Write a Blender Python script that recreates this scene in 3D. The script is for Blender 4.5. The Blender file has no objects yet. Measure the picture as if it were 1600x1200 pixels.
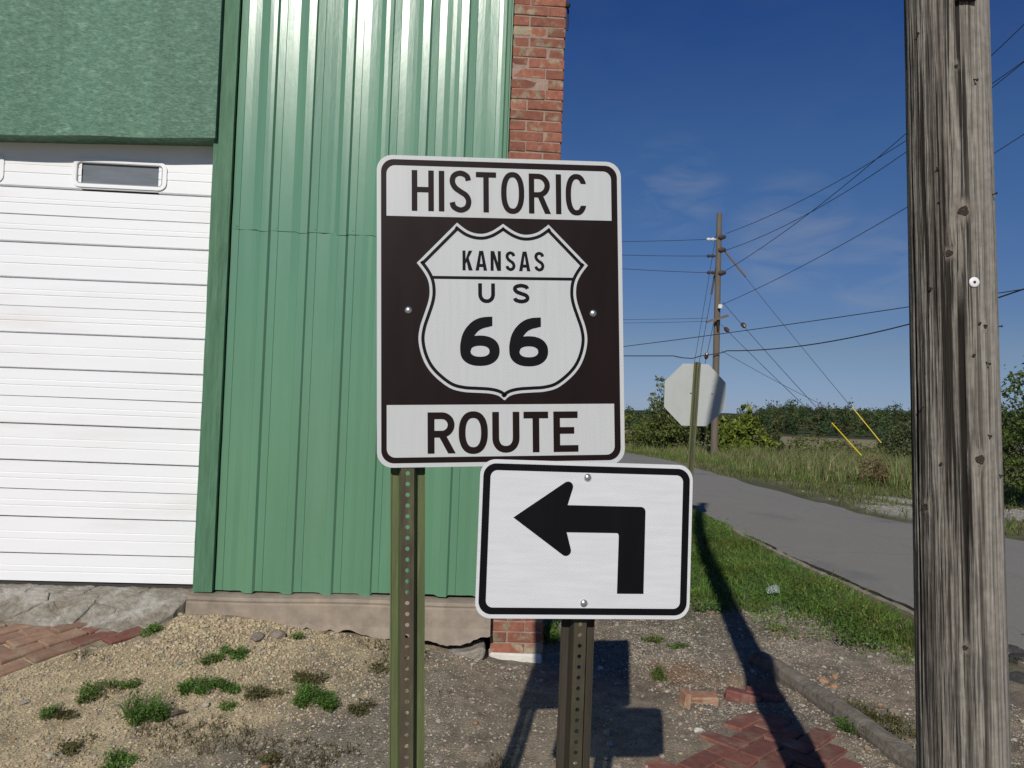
import bpy, bmesh, math, random
import numpy as np
from mathutils import Matrix, Vector

random.seed(7)
rng = np.random.default_rng(7)
SC = bpy.context.scene
COL = SC.collection

# ------------------------------------------------------------------ camera
PITCH, ROLL, EYE, FPX = .0242, .038, 1.6, 1200.0
cam_d = bpy.data.cameras.new('camera')
cam = bpy.data.objects.new('camera', cam_d)
COL.objects.link(cam)
cam_d.sensor_width = 36
cam_d.lens = 36 * FPX / 1600
cam_d.clip_start, cam_d.clip_end = .05, 3000
fwd = Vector((0, math.cos(PITCH), math.sin(PITCH)))
up0 = Vector((0, -math.sin(PITCH), math.cos(PITCH)))
rt0 = Vector((1, 0, 0))
rt = math.cos(ROLL) * rt0 + math.sin(ROLL) * up0
up = -math.sin(ROLL) * rt0 + math.cos(ROLL) * up0
cam.matrix_world = Matrix(((rt.x, up.x, -fwd.x, 0), (rt.y, up.y, -fwd.y, 0), (rt.z, up.z, -fwd.z, EYE), (0, 0, 0, 1)))
SC.camera = cam

# ------------------------------------------------------------------ sky and sun
SUN_EL = math.radians(32.7)
SUN_AZ = math.atan2(-.184, -1.0)            # where the sun stands: behind the viewer, a little to the left
W = bpy.data.worlds.new('World')
SC.world = W
W.use_nodes = True
wn, wl = W.node_tree.nodes, W.node_tree.links
wn.clear()
wout = wn.new('ShaderNodeOutputWorld')
wbg = wn.new('ShaderNodeBackground')
sky = wn.new('ShaderNodeTexSky')
sky.sky_type = 'NISHITA'
sky.sun_disc = False
sky.sun_elevation = SUN_EL
sky.sun_rotation = math.pi + .184
sky.altitude = 0
sky.air_density = .7
sky.dust_density = 0
sky.ozone_density = 6
wbg.inputs['Strength'].default_value = .07
# thin cirrus
tc = wn.new('ShaderNodeTexCoord')
mp = wn.new('ShaderNodeMapping')
mp.inputs['Scale'].default_value = (3.2, 3.2, 11.0)
mp.inputs['Location'].default_value = (.35, .2, .1)
mp.inputs['Rotation'].default_value = (0, .12, 0)
cn = wn.new('ShaderNodeTexNoise')
cn.inputs['Scale'].default_value = 2.3
cn.inputs['Detail'].default_value = 7
cn.inputs['Roughness'].default_value = .58
cn.inputs['Distortion'].default_value = .7
cr = wn.new('ShaderNodeMapRange')
cr.inputs['From Min'].default_value = .36
cr.inputs['From Max'].default_value = .74
cr.inputs['To Max'].default_value = .42
mixw = wn.new('ShaderNodeMix')
mixw.data_type = 'RGBA'
mixw.inputs[7].default_value = (4.2, 4.7, 5.6, 1)
wl.new(tc.outputs['Generated'], mp.inputs['Vector'])
wl.new(mp.outputs[0], cn.inputs['Vector'])
wl.new(cn.outputs['Fac'], cr.inputs['Value'])
# clear dry air: deeper blue overhead, duller towards the horizon, the same all round
sxyz = wn.new('ShaderNodeSeparateXYZ')
ramp = wn.new('ShaderNodeValToRGB')
els = ramp.color_ramp.elements
els[0].position = 0; els[0].color = (.46, .5, .70, 1)
els[1].position = 1; els[1].color = (.41, .64, .98, 1)
for pos, c in ((.077, (.70, .61, .60)), (.18, (.64, .68, .76)), (.31, (.60, .77, .90)), (.45, (.41, .64, .98))):
    e = els.new(pos); e.color = (*c, 1)
tint = wn.new('ShaderNodeMix'); tint.data_type = 'RGBA'; tint.blend_type = 'MULTIPLY'; tint.inputs[0].default_value = 1
wl.new(tc.outputs['Generated'], sxyz.inputs[0])
wl.new(sxyz.outputs['Z'], ramp.inputs['Fac'])
wl.new(sky.outputs[0], tint.inputs[6])
wl.new(ramp.outputs[0], tint.inputs[7])
wl.new(tint.outputs[2], mixw.inputs[6])
# two drifts of thin cloud either side of the distant pole, a trace of it elsewhere
nrmv = wn.new('ShaderNodeVectorMath'); nrmv.operation = 'NORMALIZE'; wl.new(tc.outputs['Generated'], nrmv.inputs[0])
acc = None
for dvec, lo in (((.190, .944, .268), .9972), ((.330, .919, .213), .9962), ((.42, .89, .175), .9976)):
    dp = wn.new('ShaderNodeVectorMath'); dp.operation = 'DOT_PRODUCT'; dp.inputs[1].default_value = Vector(dvec).normalized()
    wl.new(nrmv.outputs[0], dp.inputs[0])
    mr = wn.new('ShaderNodeMapRange'); mr.interpolation_type = 'SMOOTHSTEP'; mr.inputs['From Min'].default_value = lo; mr.inputs['From Max'].default_value = 1.0
    wl.new(dp.outputs['Value'], mr.inputs['Value'])
    if acc is None: acc = mr.outputs[0]
    else:
        mxn = wn.new('ShaderNodeMath'); mxn.operation = 'MAXIMUM'; wl.new(acc, mxn.inputs[0]); wl.new(mr.outputs[0], mxn.inputs[1]); acc = mxn.outputs[0]
band = wn.new('ShaderNodeMath'); band.operation = 'ADD'; band.inputs[1].default_value = .06; wl.new(acc, band.inputs[0])
bmul = wn.new('ShaderNodeMath'); bmul.operation = 'MULTIPLY'
wl.new(cr.outputs[0], bmul.inputs[0]); wl.new(band.outputs[0], bmul.inputs[1])
wl.new(bmul.outputs[0], mixw.inputs[0])
wl.new(mixw.outputs[2], wbg.inputs['Color'])
wl.new(wbg.outputs[0], wout.inputs['Surface'])
sun_d = bpy.data.lights.new('sun', 'SUN')
sun_d.energy = 3.5
sun_d.angle = math.radians(.53)
sun_d.color = (1.0, .955, .88)
sun = bpy.data.objects.new('sun', sun_d)
COL.objects.link(sun)
sdir = Vector((.184, 1.0, -math.tan(SUN_EL) * math.hypot(.184, 1)))
sun.rotation_euler = sdir.to_track_quat('-Z', 'Y').to_euler()
SC.view_settings.view_transform = 'Standard'
SC.view_settings.look = 'None'
SC.view_settings.gamma = 1
SC.view_settings.exposure = 0
SC.view_settings.use_curve_mapping = False


# ------------------------------------------------------------------ helpers
def ray(px, py):
    return fwd + rt * ((px - 800) / FPX) - up * ((py - 600) / FPX)


def at(px, py, depth):
    """world point seen in a direction, at a distance in front of the viewer"""
    r = ray(px, py)
    return Vector((0, 0, EYE)) + r * (depth / r.y)


def lattice(ix, iy, seed):
    h = (ix * 374761393 + iy * 668265263 + seed * 1442695041) & 0xffffffff
    h = ((h ^ (h >> 13)) * 1274126177) & 0xffffffff
    return ((h ^ (h >> 16)) & 0xffff) / 65535.0


def vnoise(x, y, seed=0):
    x = np.asarray(x, float); y = np.asarray(y, float)
    xi = np.floor(x).astype(np.int64); yi = np.floor(y).astype(np.int64)
    fx = x - xi; fy = y - yi
    fx = fx * fx * (3 - 2 * fx); fy = fy * fy * (3 - 2 * fy)
    a = lattice(xi, yi, seed); b = lattice(xi + 1, yi, seed)
    c = lattice(xi, yi + 1, seed); d = lattice(xi + 1, yi + 1, seed)
    return (a * (1 - fx) + b * fx) * (1 - fy) + (c * (1 - fx) + d * fx) * fy


def fbm(x, y, seed=0, octv=4):
    s = 0; a = .5; t = 0
    for o in range(octv):
        s = s + a * vnoise(x * 2 ** o, y * 2 ** o, seed + o); t += a; a *= .5
    return s / t - .5


def sstep(a, b, x):
    t = np.clip((np.asarray(x, float) - a) / (b - a), 0, 1)
    return t * t * (3 - 2 * t)


WANG = math.atan(.05)
WT = np.array([math.cos(WANG), math.sin(WANG)])
WNRM = np.array([math.sin(WANG), -math.cos(WANG)])


def wall_sd(X, Y):
    """along-wall coordinate and distance in front of the wall"""
    dx = np.asarray(X, float); dy = np.asarray(Y, float) - 4.8
    return dx * WT[0] + dy * WT[1], dx * WNRM[0] + dy * WNRM[1]


def road_left(Y):
    return np.interp(Y, [-20, 3, 6.5, 8.6, 12.5, 20, 28, 40, 60], [4.3, 3.75, 3.38, 3.12, 2.95, 2.3, 1.2, -2, -10])


def road_right(Y):
    return np.interp(Y, [-20, 3, 10.35, 11.2, 13.1, 18.7, 27.9, 40, 60], [9.2, 8.4, 6.75, 6.2, 5.6, 5.25, 4.35, 1.3, -6.5])


def in_road(X, Y):
    return (X > road_left(Y)) & (X < road_right(Y))


def hgt(X, Y, fine=True):
    X = np.asarray(X, float); Y = np.asarray(Y, float)
    s, d = wall_sd(X, Y)
    zb = np.interp(s, [-9, -1.85, -1.7, -1.3, -.78, -.34, 0, .25], [.24, .24, .24, .205, .155, .085, .02, 0.])
    z = zb * (1 - sstep(.1, 1.9, d))
    z = z + .035 * np.exp(-((s + 1.7) ** 2 / .12 + (d - .12) ** 2 / .06))
    # hollow beside the kerb, gentle bank on the right
    z = z - .3 * np.exp(-(((X - 1.5) ** 2) / .008 + ((Y - 4.6) ** 2) / .006))
    z = z - .05 * np.exp(-(((X - 1.2) ** 2) / .25 + ((Y - 4.45) ** 2) / .1))
    z = z + .06 * sstep(1.9, 2.5, X) * sstep(4.6, 6.2, Y) * (1 - sstep(2.7, 3.2, X))
    far = sstep(22, 60, Y)
    z = z - np.interp(Y, [24, 60, 205, 2000], [0, 1.35, 4.2, 6.5])
    z = z - .35 * sstep(9, 22, X) * sstep(10, 24, Y)
    z = z + 6.0 * fbm(X * .02, Y * .01, 15, 3) * sstep(215, 300, Y) + (1.0 + 5.0 * sstep(.28, .37, X / np.maximum(Y, 50))) * sstep(205, 330, Y + .15 * X)
    z = z - .07 * (sstep(-.0, .25, X - road_left(Y)) * sstep(-.0, .25, road_right(Y) - X)) * (Y < 55)
    if fine:
        near = 1 - sstep(9, 16, Y)
        flat = 1 - .88 * np.maximum(sstep(.4, .6, X) * sstep(1.8, 1.6, X) * sstep(4.4, 4.1, Y) * sstep(.3, -.1, Y - np.interp(X, [.55, .85, 1.25, 1.45, 1.7], [3.4, 3.65, 4.15, 4.3, 3.6])), sstep(-1.9, -2.3, s) * sstep(1.25, .9, d))
        near = near * flat
        z = z + near * (.03 * fbm(X * 1.7, Y * 1.7, 3) + .022 * fbm(X * 9, Y * 9, 11, 4)) + sstep(9, 16, Y) * .25 * fbm(X * .2, Y * .2, 5)
    return z


def H(x, y):
    return float(hgt(np.array([x]), np.array([y]))[0])


def gp(px, py):
    """the spot of ground seen in a direction"""
    r = ray(px, py); t = .5; o = Vector((0, 0, EYE)); z = 0
    for i in range(14):
        t = (z - EYE) / r.z
        p = o + r * t
        z = .5 * z + .5 * H(p.x, p.y)
    return Vector((p.x, p.y, H(p.x, p.y)))


def tag(o, label=None, cat=None, group=None, kind=None):
    if label: o['label'] = label
    if cat: o['category'] = cat
    if group: o['group'] = group
    if kind: o['kind'] = kind
    return o


def empty(name, loc=(0, 0, 0), rot=(0, 0, 0)):
    o = bpy.data.objects.new(name, None)
    o.location = loc; o.rotation_euler = rot
    o.empty_display_size = .1
    COL.objects.link(o)
    return o


def link(name, me, mats, parent=None):
    o = bpy.data.objects.new(name, me)
    if not isinstance(mats, (list, tuple)): mats = [mats]
    if not me.materials:
        for m in mats: me.materials.append(m)
    COL.objects.link(o)
    if parent: o.parent = parent
    return o


def mesh_np(name, V, F, cols=None, smooth=False, fmat=None):
    """mesh from arrays; F is an (n,k) array or a list of them"""
    me = bpy.data.meshes.new(name)
    V = np.asarray(V, np.float32)
    Fs = F if isinstance(F, list) else [F]
    Fs = [np.asarray(f, np.int32) for f in Fs if len(f)]
    nl = sum(f.size for f in Fs); nf = sum(len(f) for f in Fs)
    me.vertices.add(len(V)); me.vertices.foreach_set('co', V.ravel())
    me.loops.add(nl); me.polygons.add(nf)
    me.loops.foreach_set('vertex_index', np.concatenate([f.ravel() for f in Fs]))
    st = []; k = 0
    for f in Fs:
        st.append(k + np.arange(len(f)) * f.shape[1]); k += f.size
    me.polygons.foreach_set('loop_start', np.concatenate(st).astype(np.int32))
    if fmat is not None: me.polygons.foreach_set('material_index', np.asarray(fmat, np.int32))
    me.polygons.foreach_set('use_smooth', np.full(nf, smooth))
    if cols is not None:
        a = me.color_attributes.new('Col', 'FLOAT_COLOR', 'POINT')
        c = np.ones((len(V), 4), np.float32); c[:, :3] = cols
        a.data.foreach_set('color', c.ravel())
    me.update(calc_edges=True)
    me.validate()
    return me


class MB:
    def __init__(s): s.v = []; s.f = []; s.m = []

    def add(s, vs, fs, mi=0):
        b = len(s.v); s.v += [tuple(v) for v in vs]
        s.f += [tuple(b + i for i in f) for f in fs]; s.m += [mi] * len(fs)
        return s

    def box(s, a, b, mi=0):
        x0, y0, z0 = a; x1, y1, z1 = b
        return s.add([(x0, y0, z0), (x1, y0, z0), (x1, y1, z0), (x0, y1, z0), (x0, y0, z1), (x1, y0, z1), (x1, y1, z1), (x0, y1, z1)],
                     [(0, 3, 2, 1), (4, 5, 6, 7), (0, 1, 5, 4), (1, 2, 6, 5), (2, 3, 7, 6), (3, 0, 4, 7)], mi)

    def cbox(s, a, b, c=.004, jit=0, mi=0):
        """chamfered box"""
        x = (a[0], a[0] + c, b[0] - c, b[0]); y = (a[1], a[1] + c, b[1] - c, b[1]); z = (a[2], a[2] + c, b[2] - c, b[2])
        vs = []; idx = {}
        for i in (0, 1):
            for j in (0, 1):
                for k in (0, 1):
                    X = (x[0], x[3])[i]; Xi = (x[1], x[2])[i]; Y = (y[0], y[3])[j]; Yi = (y[1], y[2])[j]; Z = (z[0], z[3])[k]; Zi = (z[1], z[2])[k]
                    dj = [random.uniform(-jit, jit) for _ in range(3)]
                    for ax, p in enumerate(((X, Yi, Zi), (Xi, Y, Zi), (Xi, Yi, Z))):
                        idx[i, j, k, ax] = len(vs); vs.append(tuple(p[q] + dj[q] for q in range(3)))
        fs = []
        I = idx
        for i in (0, 1): fs.append([I[i, 0, 0, 0], I[i, 1, 0, 0], I[i, 1, 1, 0], I[i, 0, 1, 0]][::(1 if i else -1)])
        for j in (0, 1): fs.append([I[0, j, 0, 1], I[1, j, 0, 1], I[1, j, 1, 1], I[0, j, 1, 1]][::(-1 if j else 1)])
        for k in (0, 1): fs.append([I[0, 0, k, 2], I[1, 0, k, 2], I[1, 1, k, 2], I[0, 1, k, 2]][::(1 if k else -1)])
        for j in (0, 1):
            for k in (0, 1): fs.append([I[0, j, k, 1], I[1, j, k, 1], I[1, j, k, 2], I[0, j, k, 2]])
        for i in (0, 1):
            for k in (0, 1): fs.append([I[i, 0, k, 0], I[i, 1, k, 0], I[i, 1, k, 2], I[i, 0, k, 2]])
        for i in (0, 1):
            for j in (0, 1): fs.append([I[i, j, 0, 0], I[i, j, 1, 0], I[i, j, 1, 1], I[i, j, 0, 1]])
        for i in (0, 1):
            for j in (0, 1):
                for k in (0, 1): fs.append([I[i, j, k, 0], I[i, j, k, 1], I[i, j, k, 2]])
        return s.add(vs, fs, mi)

    def tube(s, pts, rad, n=6, mi=0, caps=True):
        pts = [Vector(p) for p in pts]
        rads = rad if isinstance(rad, (list, tuple)) else [rad] * len(pts)
        vs = []; fs = []
        ref = None
        for i, p in enumerate(pts):
            t = (pts[min(i + 1, len(pts) - 1)] - pts[max(i - 1, 0)]).normalized()
            if ref is None: ref = t.orthogonal().normalized()
            ref = (ref - t * ref.dot(t)).normalized()
            b = t.cross(ref)
            for k in range(n):
                a = 2 * math.pi * k / n
                vs.append(p + (ref * math.cos(a) + b * math.sin(a)) * rads[i])
        for i in range(len(pts) - 1):
            for k in range(n):
                k2 = (k + 1) % n
                fs.append((i * n + k, i * n + k2, (i + 1) * n + k2, (i + 1) * n + k))
        if caps:
            fs.append(tuple(range(n))[::-1]); fs.append(tuple((len(pts) - 1) * n + k for k in range(n)))
        return s.add(vs, fs, mi)

    def lathe(s, c, axis, prof, n=12, mi=0):
        """prof: (radius, along) pairs"""
        axis = Vector(axis).normalized(); e = axis.orthogonal().normalized(); g = axis.cross(e); c = Vector(c)
        vs = []; fs = []
        for r, h in prof:
            for k in range(n):
                a = 2 * math.pi * k / n
                vs.append(c + axis * h + (e * math.cos(a) + g * math.sin(a)) * r)
        for i in range(len(prof) - 1):
            for k in range(n):
                k2 = (k + 1) % n
                fs.append((i * n + k, i * n + k2, (i + 1) * n + k2, (i + 1) * n + k))
        fs.append(tuple(range(n))[::-1]); fs.append(tuple((len(prof) - 1) * n + k for k in range(n)))
        return s.add(vs, fs, mi)

    def poly(s, pts, y, mi=0):
        """flat polygon in the local x-z plane"""
        return s.add([(p[0], y, p[1]) for p in pts], [tuple(range(len(pts)))], mi)

    def prism(s, pts, y0, y1, mi=0):
        n = len(pts)
        vs = [(p[0], y0, p[1]) for p in pts] + [(p[0], y1, p[1]) for p in pts]
        fs = [tuple(range(n)), tuple(range(2 * n - 1, n - 1, -1))] + [(i, n + i, n + (i + 1) % n, (i + 1) % n) for i in range(n)]
        return s.add(vs, fs, mi)

    def build(s, name, mats, parent=None, smooth=False):
        me = bpy.data.meshes.new(name)
        me.from_pydata(s.v, [], s.f)
        if not isinstance(mats, (list, tuple)): mats = [mats]
        for m in mats: me.materials.append(m)
        if any(s.m): me.polygons.foreach_set('material_index', s.m)
        bm = bmesh.new(); bm.from_mesh(me)
        bmesh.ops.recalc_face_normals(bm, faces=bm.faces)
        bm.to_mesh(me); bm.free()
        if smooth: me.polygons.foreach_set('use_smooth', [True] * len(me.polygons))
        me.update()
        return link(name, me, mats, parent)


# ------------------------------------------------------------------ materials
def mat(name, color, rough=.7, var=.15, scale=8, detail=5, bump=0, bscale=None, stretch=(1, 1, 1), dark=None, dark_scale=3,
        dark_lo=.55, dark_hi=.7, vcol=False, spec=.3, metal=0, coat=0, objrand=0, coords='Object', bdist=.01, dark2=None, objoff=False, streak=0):
    """principled material: base colour, noise variation, blotches of a second colour, relief"""
    m = bpy.data.materials.new(name); m.use_nodes = True
    N, L = m.node_tree.nodes, m.node_tree.links
    b = N['Principled BSDF']
    b.inputs['Roughness'].default_value = rough
    b.inputs['Specular IOR Level'].default_value = spec
    b.inputs['Metallic'].default_value = metal
    if coat: b.inputs['Coat Weight'].default_value = coat; b.inputs['Coat Roughness'].default_value = .15
    t = N.new('ShaderNodeTexCoord'); mpn = N.new('ShaderNodeMapping'); mpn.inputs['Scale'].default_value = stretch
    L.new(t.outputs[coords], mpn.inputs['Vector'])
    if objoff:          # every piece gets its own patch of the pattern
        ob = N.new('ShaderNodeObjectInfo'); sc_ = N.new('ShaderNodeVectorMath'); sc_.operation = 'SCALE'; sc_.inputs[0].default_value = (37, 71, 53)
        L.new(ob.outputs['Random'], sc_.inputs['Scale']); L.new(sc_.outputs[0], mpn.inputs['Location'])
    def noise(sc, det=detail):
        n = N.new('ShaderNodeTexNoise'); n.inputs['Scale'].default_value = sc; n.inputs['Detail'].default_value = det
        n.inputs['Roughness'].default_value = .6
        L.new(mpn.outputs[0], n.inputs['Vector']); return n
    if vcol:
        src = N.new('ShaderNodeVertexColor'); src.layer_name = 'Col'; cur = src.outputs['Color']
    else:
        src = N.new('ShaderNodeRGB'); src.outputs[0].default_value = (*color, 1); cur = src.outputs[0]
    def mixin(cur, col, fac):
        x = N.new('ShaderNodeMix'); x.data_type = 'RGBA'; x.inputs[7].default_value = (*col, 1)
        L.new(cur, x.inputs[6]); L.new(fac, x.inputs[0]); return x.outputs[2]
    for dk, seed in ((dark, 0), (dark2, 4.7)):
        if dk is None: continue
        n = noise(dark_scale * (1 + .3 * seed / 4.7)); r = N.new('ShaderNodeMapRange')
        if seed:
            m2 = N.new('ShaderNodeMapping'); m2.inputs['Location'].default_value = (seed, seed * 2, seed)
            L.new(mpn.outputs[0], m2.inputs['Vector']); L.new(m2.outputs[0], n.inputs['Vector'])
        r.inputs['From Min'].default_value = dark_lo; r.inputs['From Max'].default_value = dark_hi
        L.new(n.outputs['Fac'], r.inputs['Value']); cur = mixin(cur, dk, r.outputs[0])
    if streak:          # long runs and drips down the surface
        m4 = N.new('ShaderNodeMapping'); m4.inputs['Scale'].default_value = (6, 6, .5); L.new(t.outputs[coords], m4.inputs['Vector'])
        n = noise(1.0, 6); L.new(m4.outputs[0], n.inputs['Vector']); r = N.new('ShaderNodeMapRange')
        r.inputs['From Min'].default_value = .3; r.inputs['From Max'].default_value = .7; r.inputs['To Min'].default_value = 1 - streak; r.inputs['To Max'].default_value = 1 + streak
        L.new(n.outputs['Fac'], r.inputs['Value']); vm = N.new('ShaderNodeVectorMath'); vm.operation = 'SCALE'; L.new(cur, vm.inputs[0]); L.new(r.outputs[0], vm.inputs['Scale']); cur = vm.outputs[0]
    if var:
        n = noise(scale); r = N.new('ShaderNodeMapRange')
        r.inputs['From Min'].default_value = .25; r.inputs['From Max'].default_value = .75
        r.inputs['To Min'].default_value = 1 - var; r.inputs['To Max'].default_value = 1 + var
        L.new(n.outputs['Fac'], r.inputs['Value'])
        val = r.outputs[0]
        if objrand:
            oi = N.new('ShaderNodeObjectInfo'); r2 = N.new('ShaderNodeMapRange')
            r2.inputs['To Min'].default_value = 1 - objrand; r2.inputs['To Max'].default_value = 1 + objrand
            L.new(oi.outputs['Random'], r2.inputs['Value'])
            mu = N.new('ShaderNodeMath'); mu.operation = 'MULTIPLY'; L.new(val, mu.inputs[0]); L.new(r2.outputs[0], mu.inputs[1]); val = mu.outputs[0]
        vm = N.new('ShaderNodeVectorMath'); vm.operation = 'SCALE'
        L.new(cur, vm.inputs[0]); L.new(val, vm.inputs['Scale']); cur = vm.outputs[0]
    L.new(cur, b.inputs['Base Color'])
    if bump:
        n = noise(bscale or scale * 2); bp = N.new('ShaderNodeBump'); bp.inputs['Strength'].default_value = bump
        bp.inputs['Distance'].default_value = bdist
        L.new(n.outputs['Fac'], bp.inputs['Height']); L.new(bp.outputs[0], b.inputs['Normal'])
    return m


def leaf_mat(name, trans=.35):
    m = bpy.data.materials.new(name); m.use_nodes = True
    N, L = m.node_tree.nodes, m.node_tree.links
    b = N['Principled BSDF']; b.inputs['Roughness'].default_value = .55; b.inputs['Specular IOR Level'].default_value = .25
    v = N.new('ShaderNodeVertexColor'); v.layer_name = 'Col'
    L.new(v.outputs[0], b.inputs['Base Color'])
    tr = N.new('ShaderNodeBsdfTranslucent'); L.new(v.outputs[0], tr.inputs['Color'])
    mx = N.new('ShaderNodeMixShader'); mx.inputs[0].default_value = trans
    L.new(b.outputs[0], mx.inputs[1]); L.new(tr.outputs[0], mx.inputs[2]); L.new(mx.outputs[0], N['Material Output'].inputs['Surface'])
    return m


M = {}
M['leaf'] = leaf_mat('leaf')
M['grass'] = leaf_mat('grass_blade', .3)
M['siding'] = mat('green_painted_steel', (.112, .255, .148), .25, .06, 1.5, bump=.08, bscale=4, spec=.75, coat=.6, streak=.05, dark=(.13, .27, .165), dark_scale=.9, stretch=(2.5, 1, .5), bdist=.02)
M['header'] = mat('green_painted_chipboard', (.085, .185, .12), .55, .38, 38, 9, bump=.8, bscale=60, stretch=(1, 1, 1.9), spec=.35, dark=(.15, .26, .185), dark_scale=17, dark_lo=.5, dark_hi=.68, bdist=.006, dark2=(.06, .15, .092), streak=.16)
M['post'] = mat('green_painted_timber', (.08, .185, .105), .6, .22, 14, 6, bump=.7, bscale=40, stretch=(3, 3, .3), dark=(.05, .12, .068), dark_scale=5, bdist=.006, dark2=(.105, .21, .13))
M['trim'] = mat('green_trim', (.1, .225, .135), .4, .08, 3, spec=.5)
M['door'] = mat('white_door_paint', (.84, .85, .86), .38, .03, 2.2, spec=.45, stretch=(.6, 1, 4), dark=(.78, .77, .75), dark_scale=1.2, bump=.04, bscale=60)
M['gap'] = mat('dark_gap', (.05, .045, .04), .9, .1)
M['pane'] = mat('painted_interior_glass', (.16, .18, .19), .2, .2, 4, spec=.6, stretch=(1, 1, 5))  # grey-blue of the dark interior and reflected sky put into the colour
M['rubber'] = mat('dull_gasket', (.3, .3, .29), .6, .1)
M['concrete'] = mat('old_concrete', (.30, .25, .195), .9, .24, 11, 9, bump=.5, bscale=40, dark=(.235, .195, .15), dark_scale=3, dark2=(.34, .265, .195), bdist=.006)
M['apron'] = mat('weathered_apron', (.29, .26, .21), .95, .38, 26, 9, bump=1, bscale=55, dark=(.21, .175, .13), dark_scale=4, dark_lo=.5, dark_hi=.62, dark2=(.4, .375, .325), bdist=.014)
M['brick'] = mat('red_brick', (.33, .105, .06), .88, .22, 22, 6, bump=.7, bscale=60, dark=(.37, .31, .21), dark_scale=9, dark_lo=.56, dark_hi=.64, objrand=.22, coords='Generated', stretch=(.35, .35, .35), bdist=.004)
M['brick_w'] = mat('pier_brick', (.265, .105, .068), .88, .3, 26, 6, bump=.7, bscale=70, dark=(.29, .245, .165), dark_scale=10, dark_lo=.53, dark_hi=.62, objrand=.22, bdist=.004, objoff=True)
M['mortar'] = mat('mortar', (.33, .24, .19), .95, .2, 30, bump=.6)
M['plaster'] = mat('white_plaster', (.66, .63, .56), .9, .14, 14, bump=.7, bscale=30)
M['paver'] = mat('brown_paver', (.25, .15, .10), .92, .28, 20, 6, objoff=True, bump=.8, bscale=45, dark=(.29, .225, .155), dark_scale=7, dark_lo=.52, dark_hi=.68, objrand=.2, bdist=.005)
M['paver_red'] = mat('red_paver', (.195, .078, .058), .92, .22, 22, 6, objoff=True, bump=.8, bscale=45, dark=(.235, .155, .11), dark_scale=8, dark_lo=.48, dark_hi=.68, objrand=.2, bdist=.005)
M['steel_white'] = None
M['alu'] = mat('bare_aluminium', (.62, .63, .62), .42, .06, 9, metal=.75, spec=.5)
M['alu_dull'] = mat('weathered_sign_back', (.47, .49, .47), .55, .06, 6, metal=.15, spec=.4)
M['bolt'] = mat('zinc_bolt', (.7, .7, .68), .3, .1, 60, metal=.9)
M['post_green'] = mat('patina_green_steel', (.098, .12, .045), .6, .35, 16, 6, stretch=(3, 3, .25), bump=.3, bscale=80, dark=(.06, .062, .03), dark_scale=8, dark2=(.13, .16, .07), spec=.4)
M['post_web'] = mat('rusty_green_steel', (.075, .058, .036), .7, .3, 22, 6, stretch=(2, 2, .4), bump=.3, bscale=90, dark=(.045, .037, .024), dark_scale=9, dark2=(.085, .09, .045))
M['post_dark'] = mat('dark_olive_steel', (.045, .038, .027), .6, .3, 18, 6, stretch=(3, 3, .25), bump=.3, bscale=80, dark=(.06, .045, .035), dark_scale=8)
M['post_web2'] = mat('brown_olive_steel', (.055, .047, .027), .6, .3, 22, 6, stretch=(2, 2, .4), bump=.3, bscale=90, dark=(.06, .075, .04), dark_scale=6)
M['asphalt'] = mat('asphalt', (.255, .243, .212), .9, .3, 90, 6, bump=.6, bscale=200, dark=(.26, .255, .235), dark_scale=.6, dark2=(.19, .187, .178), coords='Object', bdist=.006)
N, L = M['asphalt'].node_tree.nodes, M['asphalt'].node_tree.links
vo = N.new('ShaderNodeTexVoronoi'); vo.feature = 'DISTANCE_TO_EDGE'; vo.inputs['Scale'].default_value = .55
tcr = N.new('ShaderNodeTexCoord'); nzr = N.new('ShaderNodeTexNoise'); nzr.inputs['Scale'].default_value = 2.5; nzr.inputs['Detail'].default_value = 5
mxr = N.new('ShaderNodeMix'); mxr.data_type = 'VECTOR'; mxr.inputs[0].default_value = .25
L.new(tcr.outputs['Object'], nzr.inputs['Vector']); L.new(tcr.outputs['Object'], mxr.inputs[4]); L.new(nzr.outputs['Color'], mxr.inputs[5]); L.new(mxr.outputs[1], vo.inputs['Vector'])
mrr = N.new('ShaderNodeMapRange'); mrr.inputs['From Max'].default_value = .012; mrr.inputs['To Min'].default_value = .9; L.new(vo.outputs['Distance'], mrr.inputs['Value'])
bsd = N['Principled BSDF']; src_ = bsd.inputs['Base Color'].links[0].from_socket
vmr = N.new('ShaderNodeVectorMath'); vmr.operation = 'SCALE'; L.new(src_, vmr.inputs[0]); L.new(mrr.outputs[0], vmr.inputs['Scale']); L.new(vmr.outputs[0], bsd.inputs['Base Color'])
M['asphalt_edge'] = mat('broken_asphalt', (.06, .058, .055), .95, .35, 40, bump=1, bscale=70)
M['wire'] = mat('wire', (.03, .03, .033), .6, 0)
M['insul'] = mat('insulator', (.07, .05, .045), .3, .1)
M['insul_w'] = mat('white_insulator', (.7, .7, .68), .3, .05)
M['yellow'] = mat('yellow_plastic', (.75, .55, .03), .5, .08)
M['iron'] = mat('rusty_iron', (.035, .028, .024), .7, .3, 30)
M['ground'] = mat('ground', (0, 0, 0), .97, .5, 85, 8, vcol=True, bump=1, bscale=110, bdist=.014)
M['stone'] = mat('stones', (0, 0, 0), .93, .15, 60, vcol=True, bump=.5, bscale=120)
M['kerb'] = mat('worn_kerb', (.19, .165, .13), .93, .3, 18, 7, bump=.9, bscale=45, dark=(.09, .075, .06), dark_scale=5, dark2=(.25, .22, .19), bdist=.008)
M['bark'] = mat('bark', (.12, .1, .075), .95, .3, 20, bump=.8, stretch=(1, 1, .3))
M['far_wood'] = mat('grey_pole_wood', (.15, .122, .095), .9, .25, 10, stretch=(3, 3, .2), bump=.5)
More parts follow.
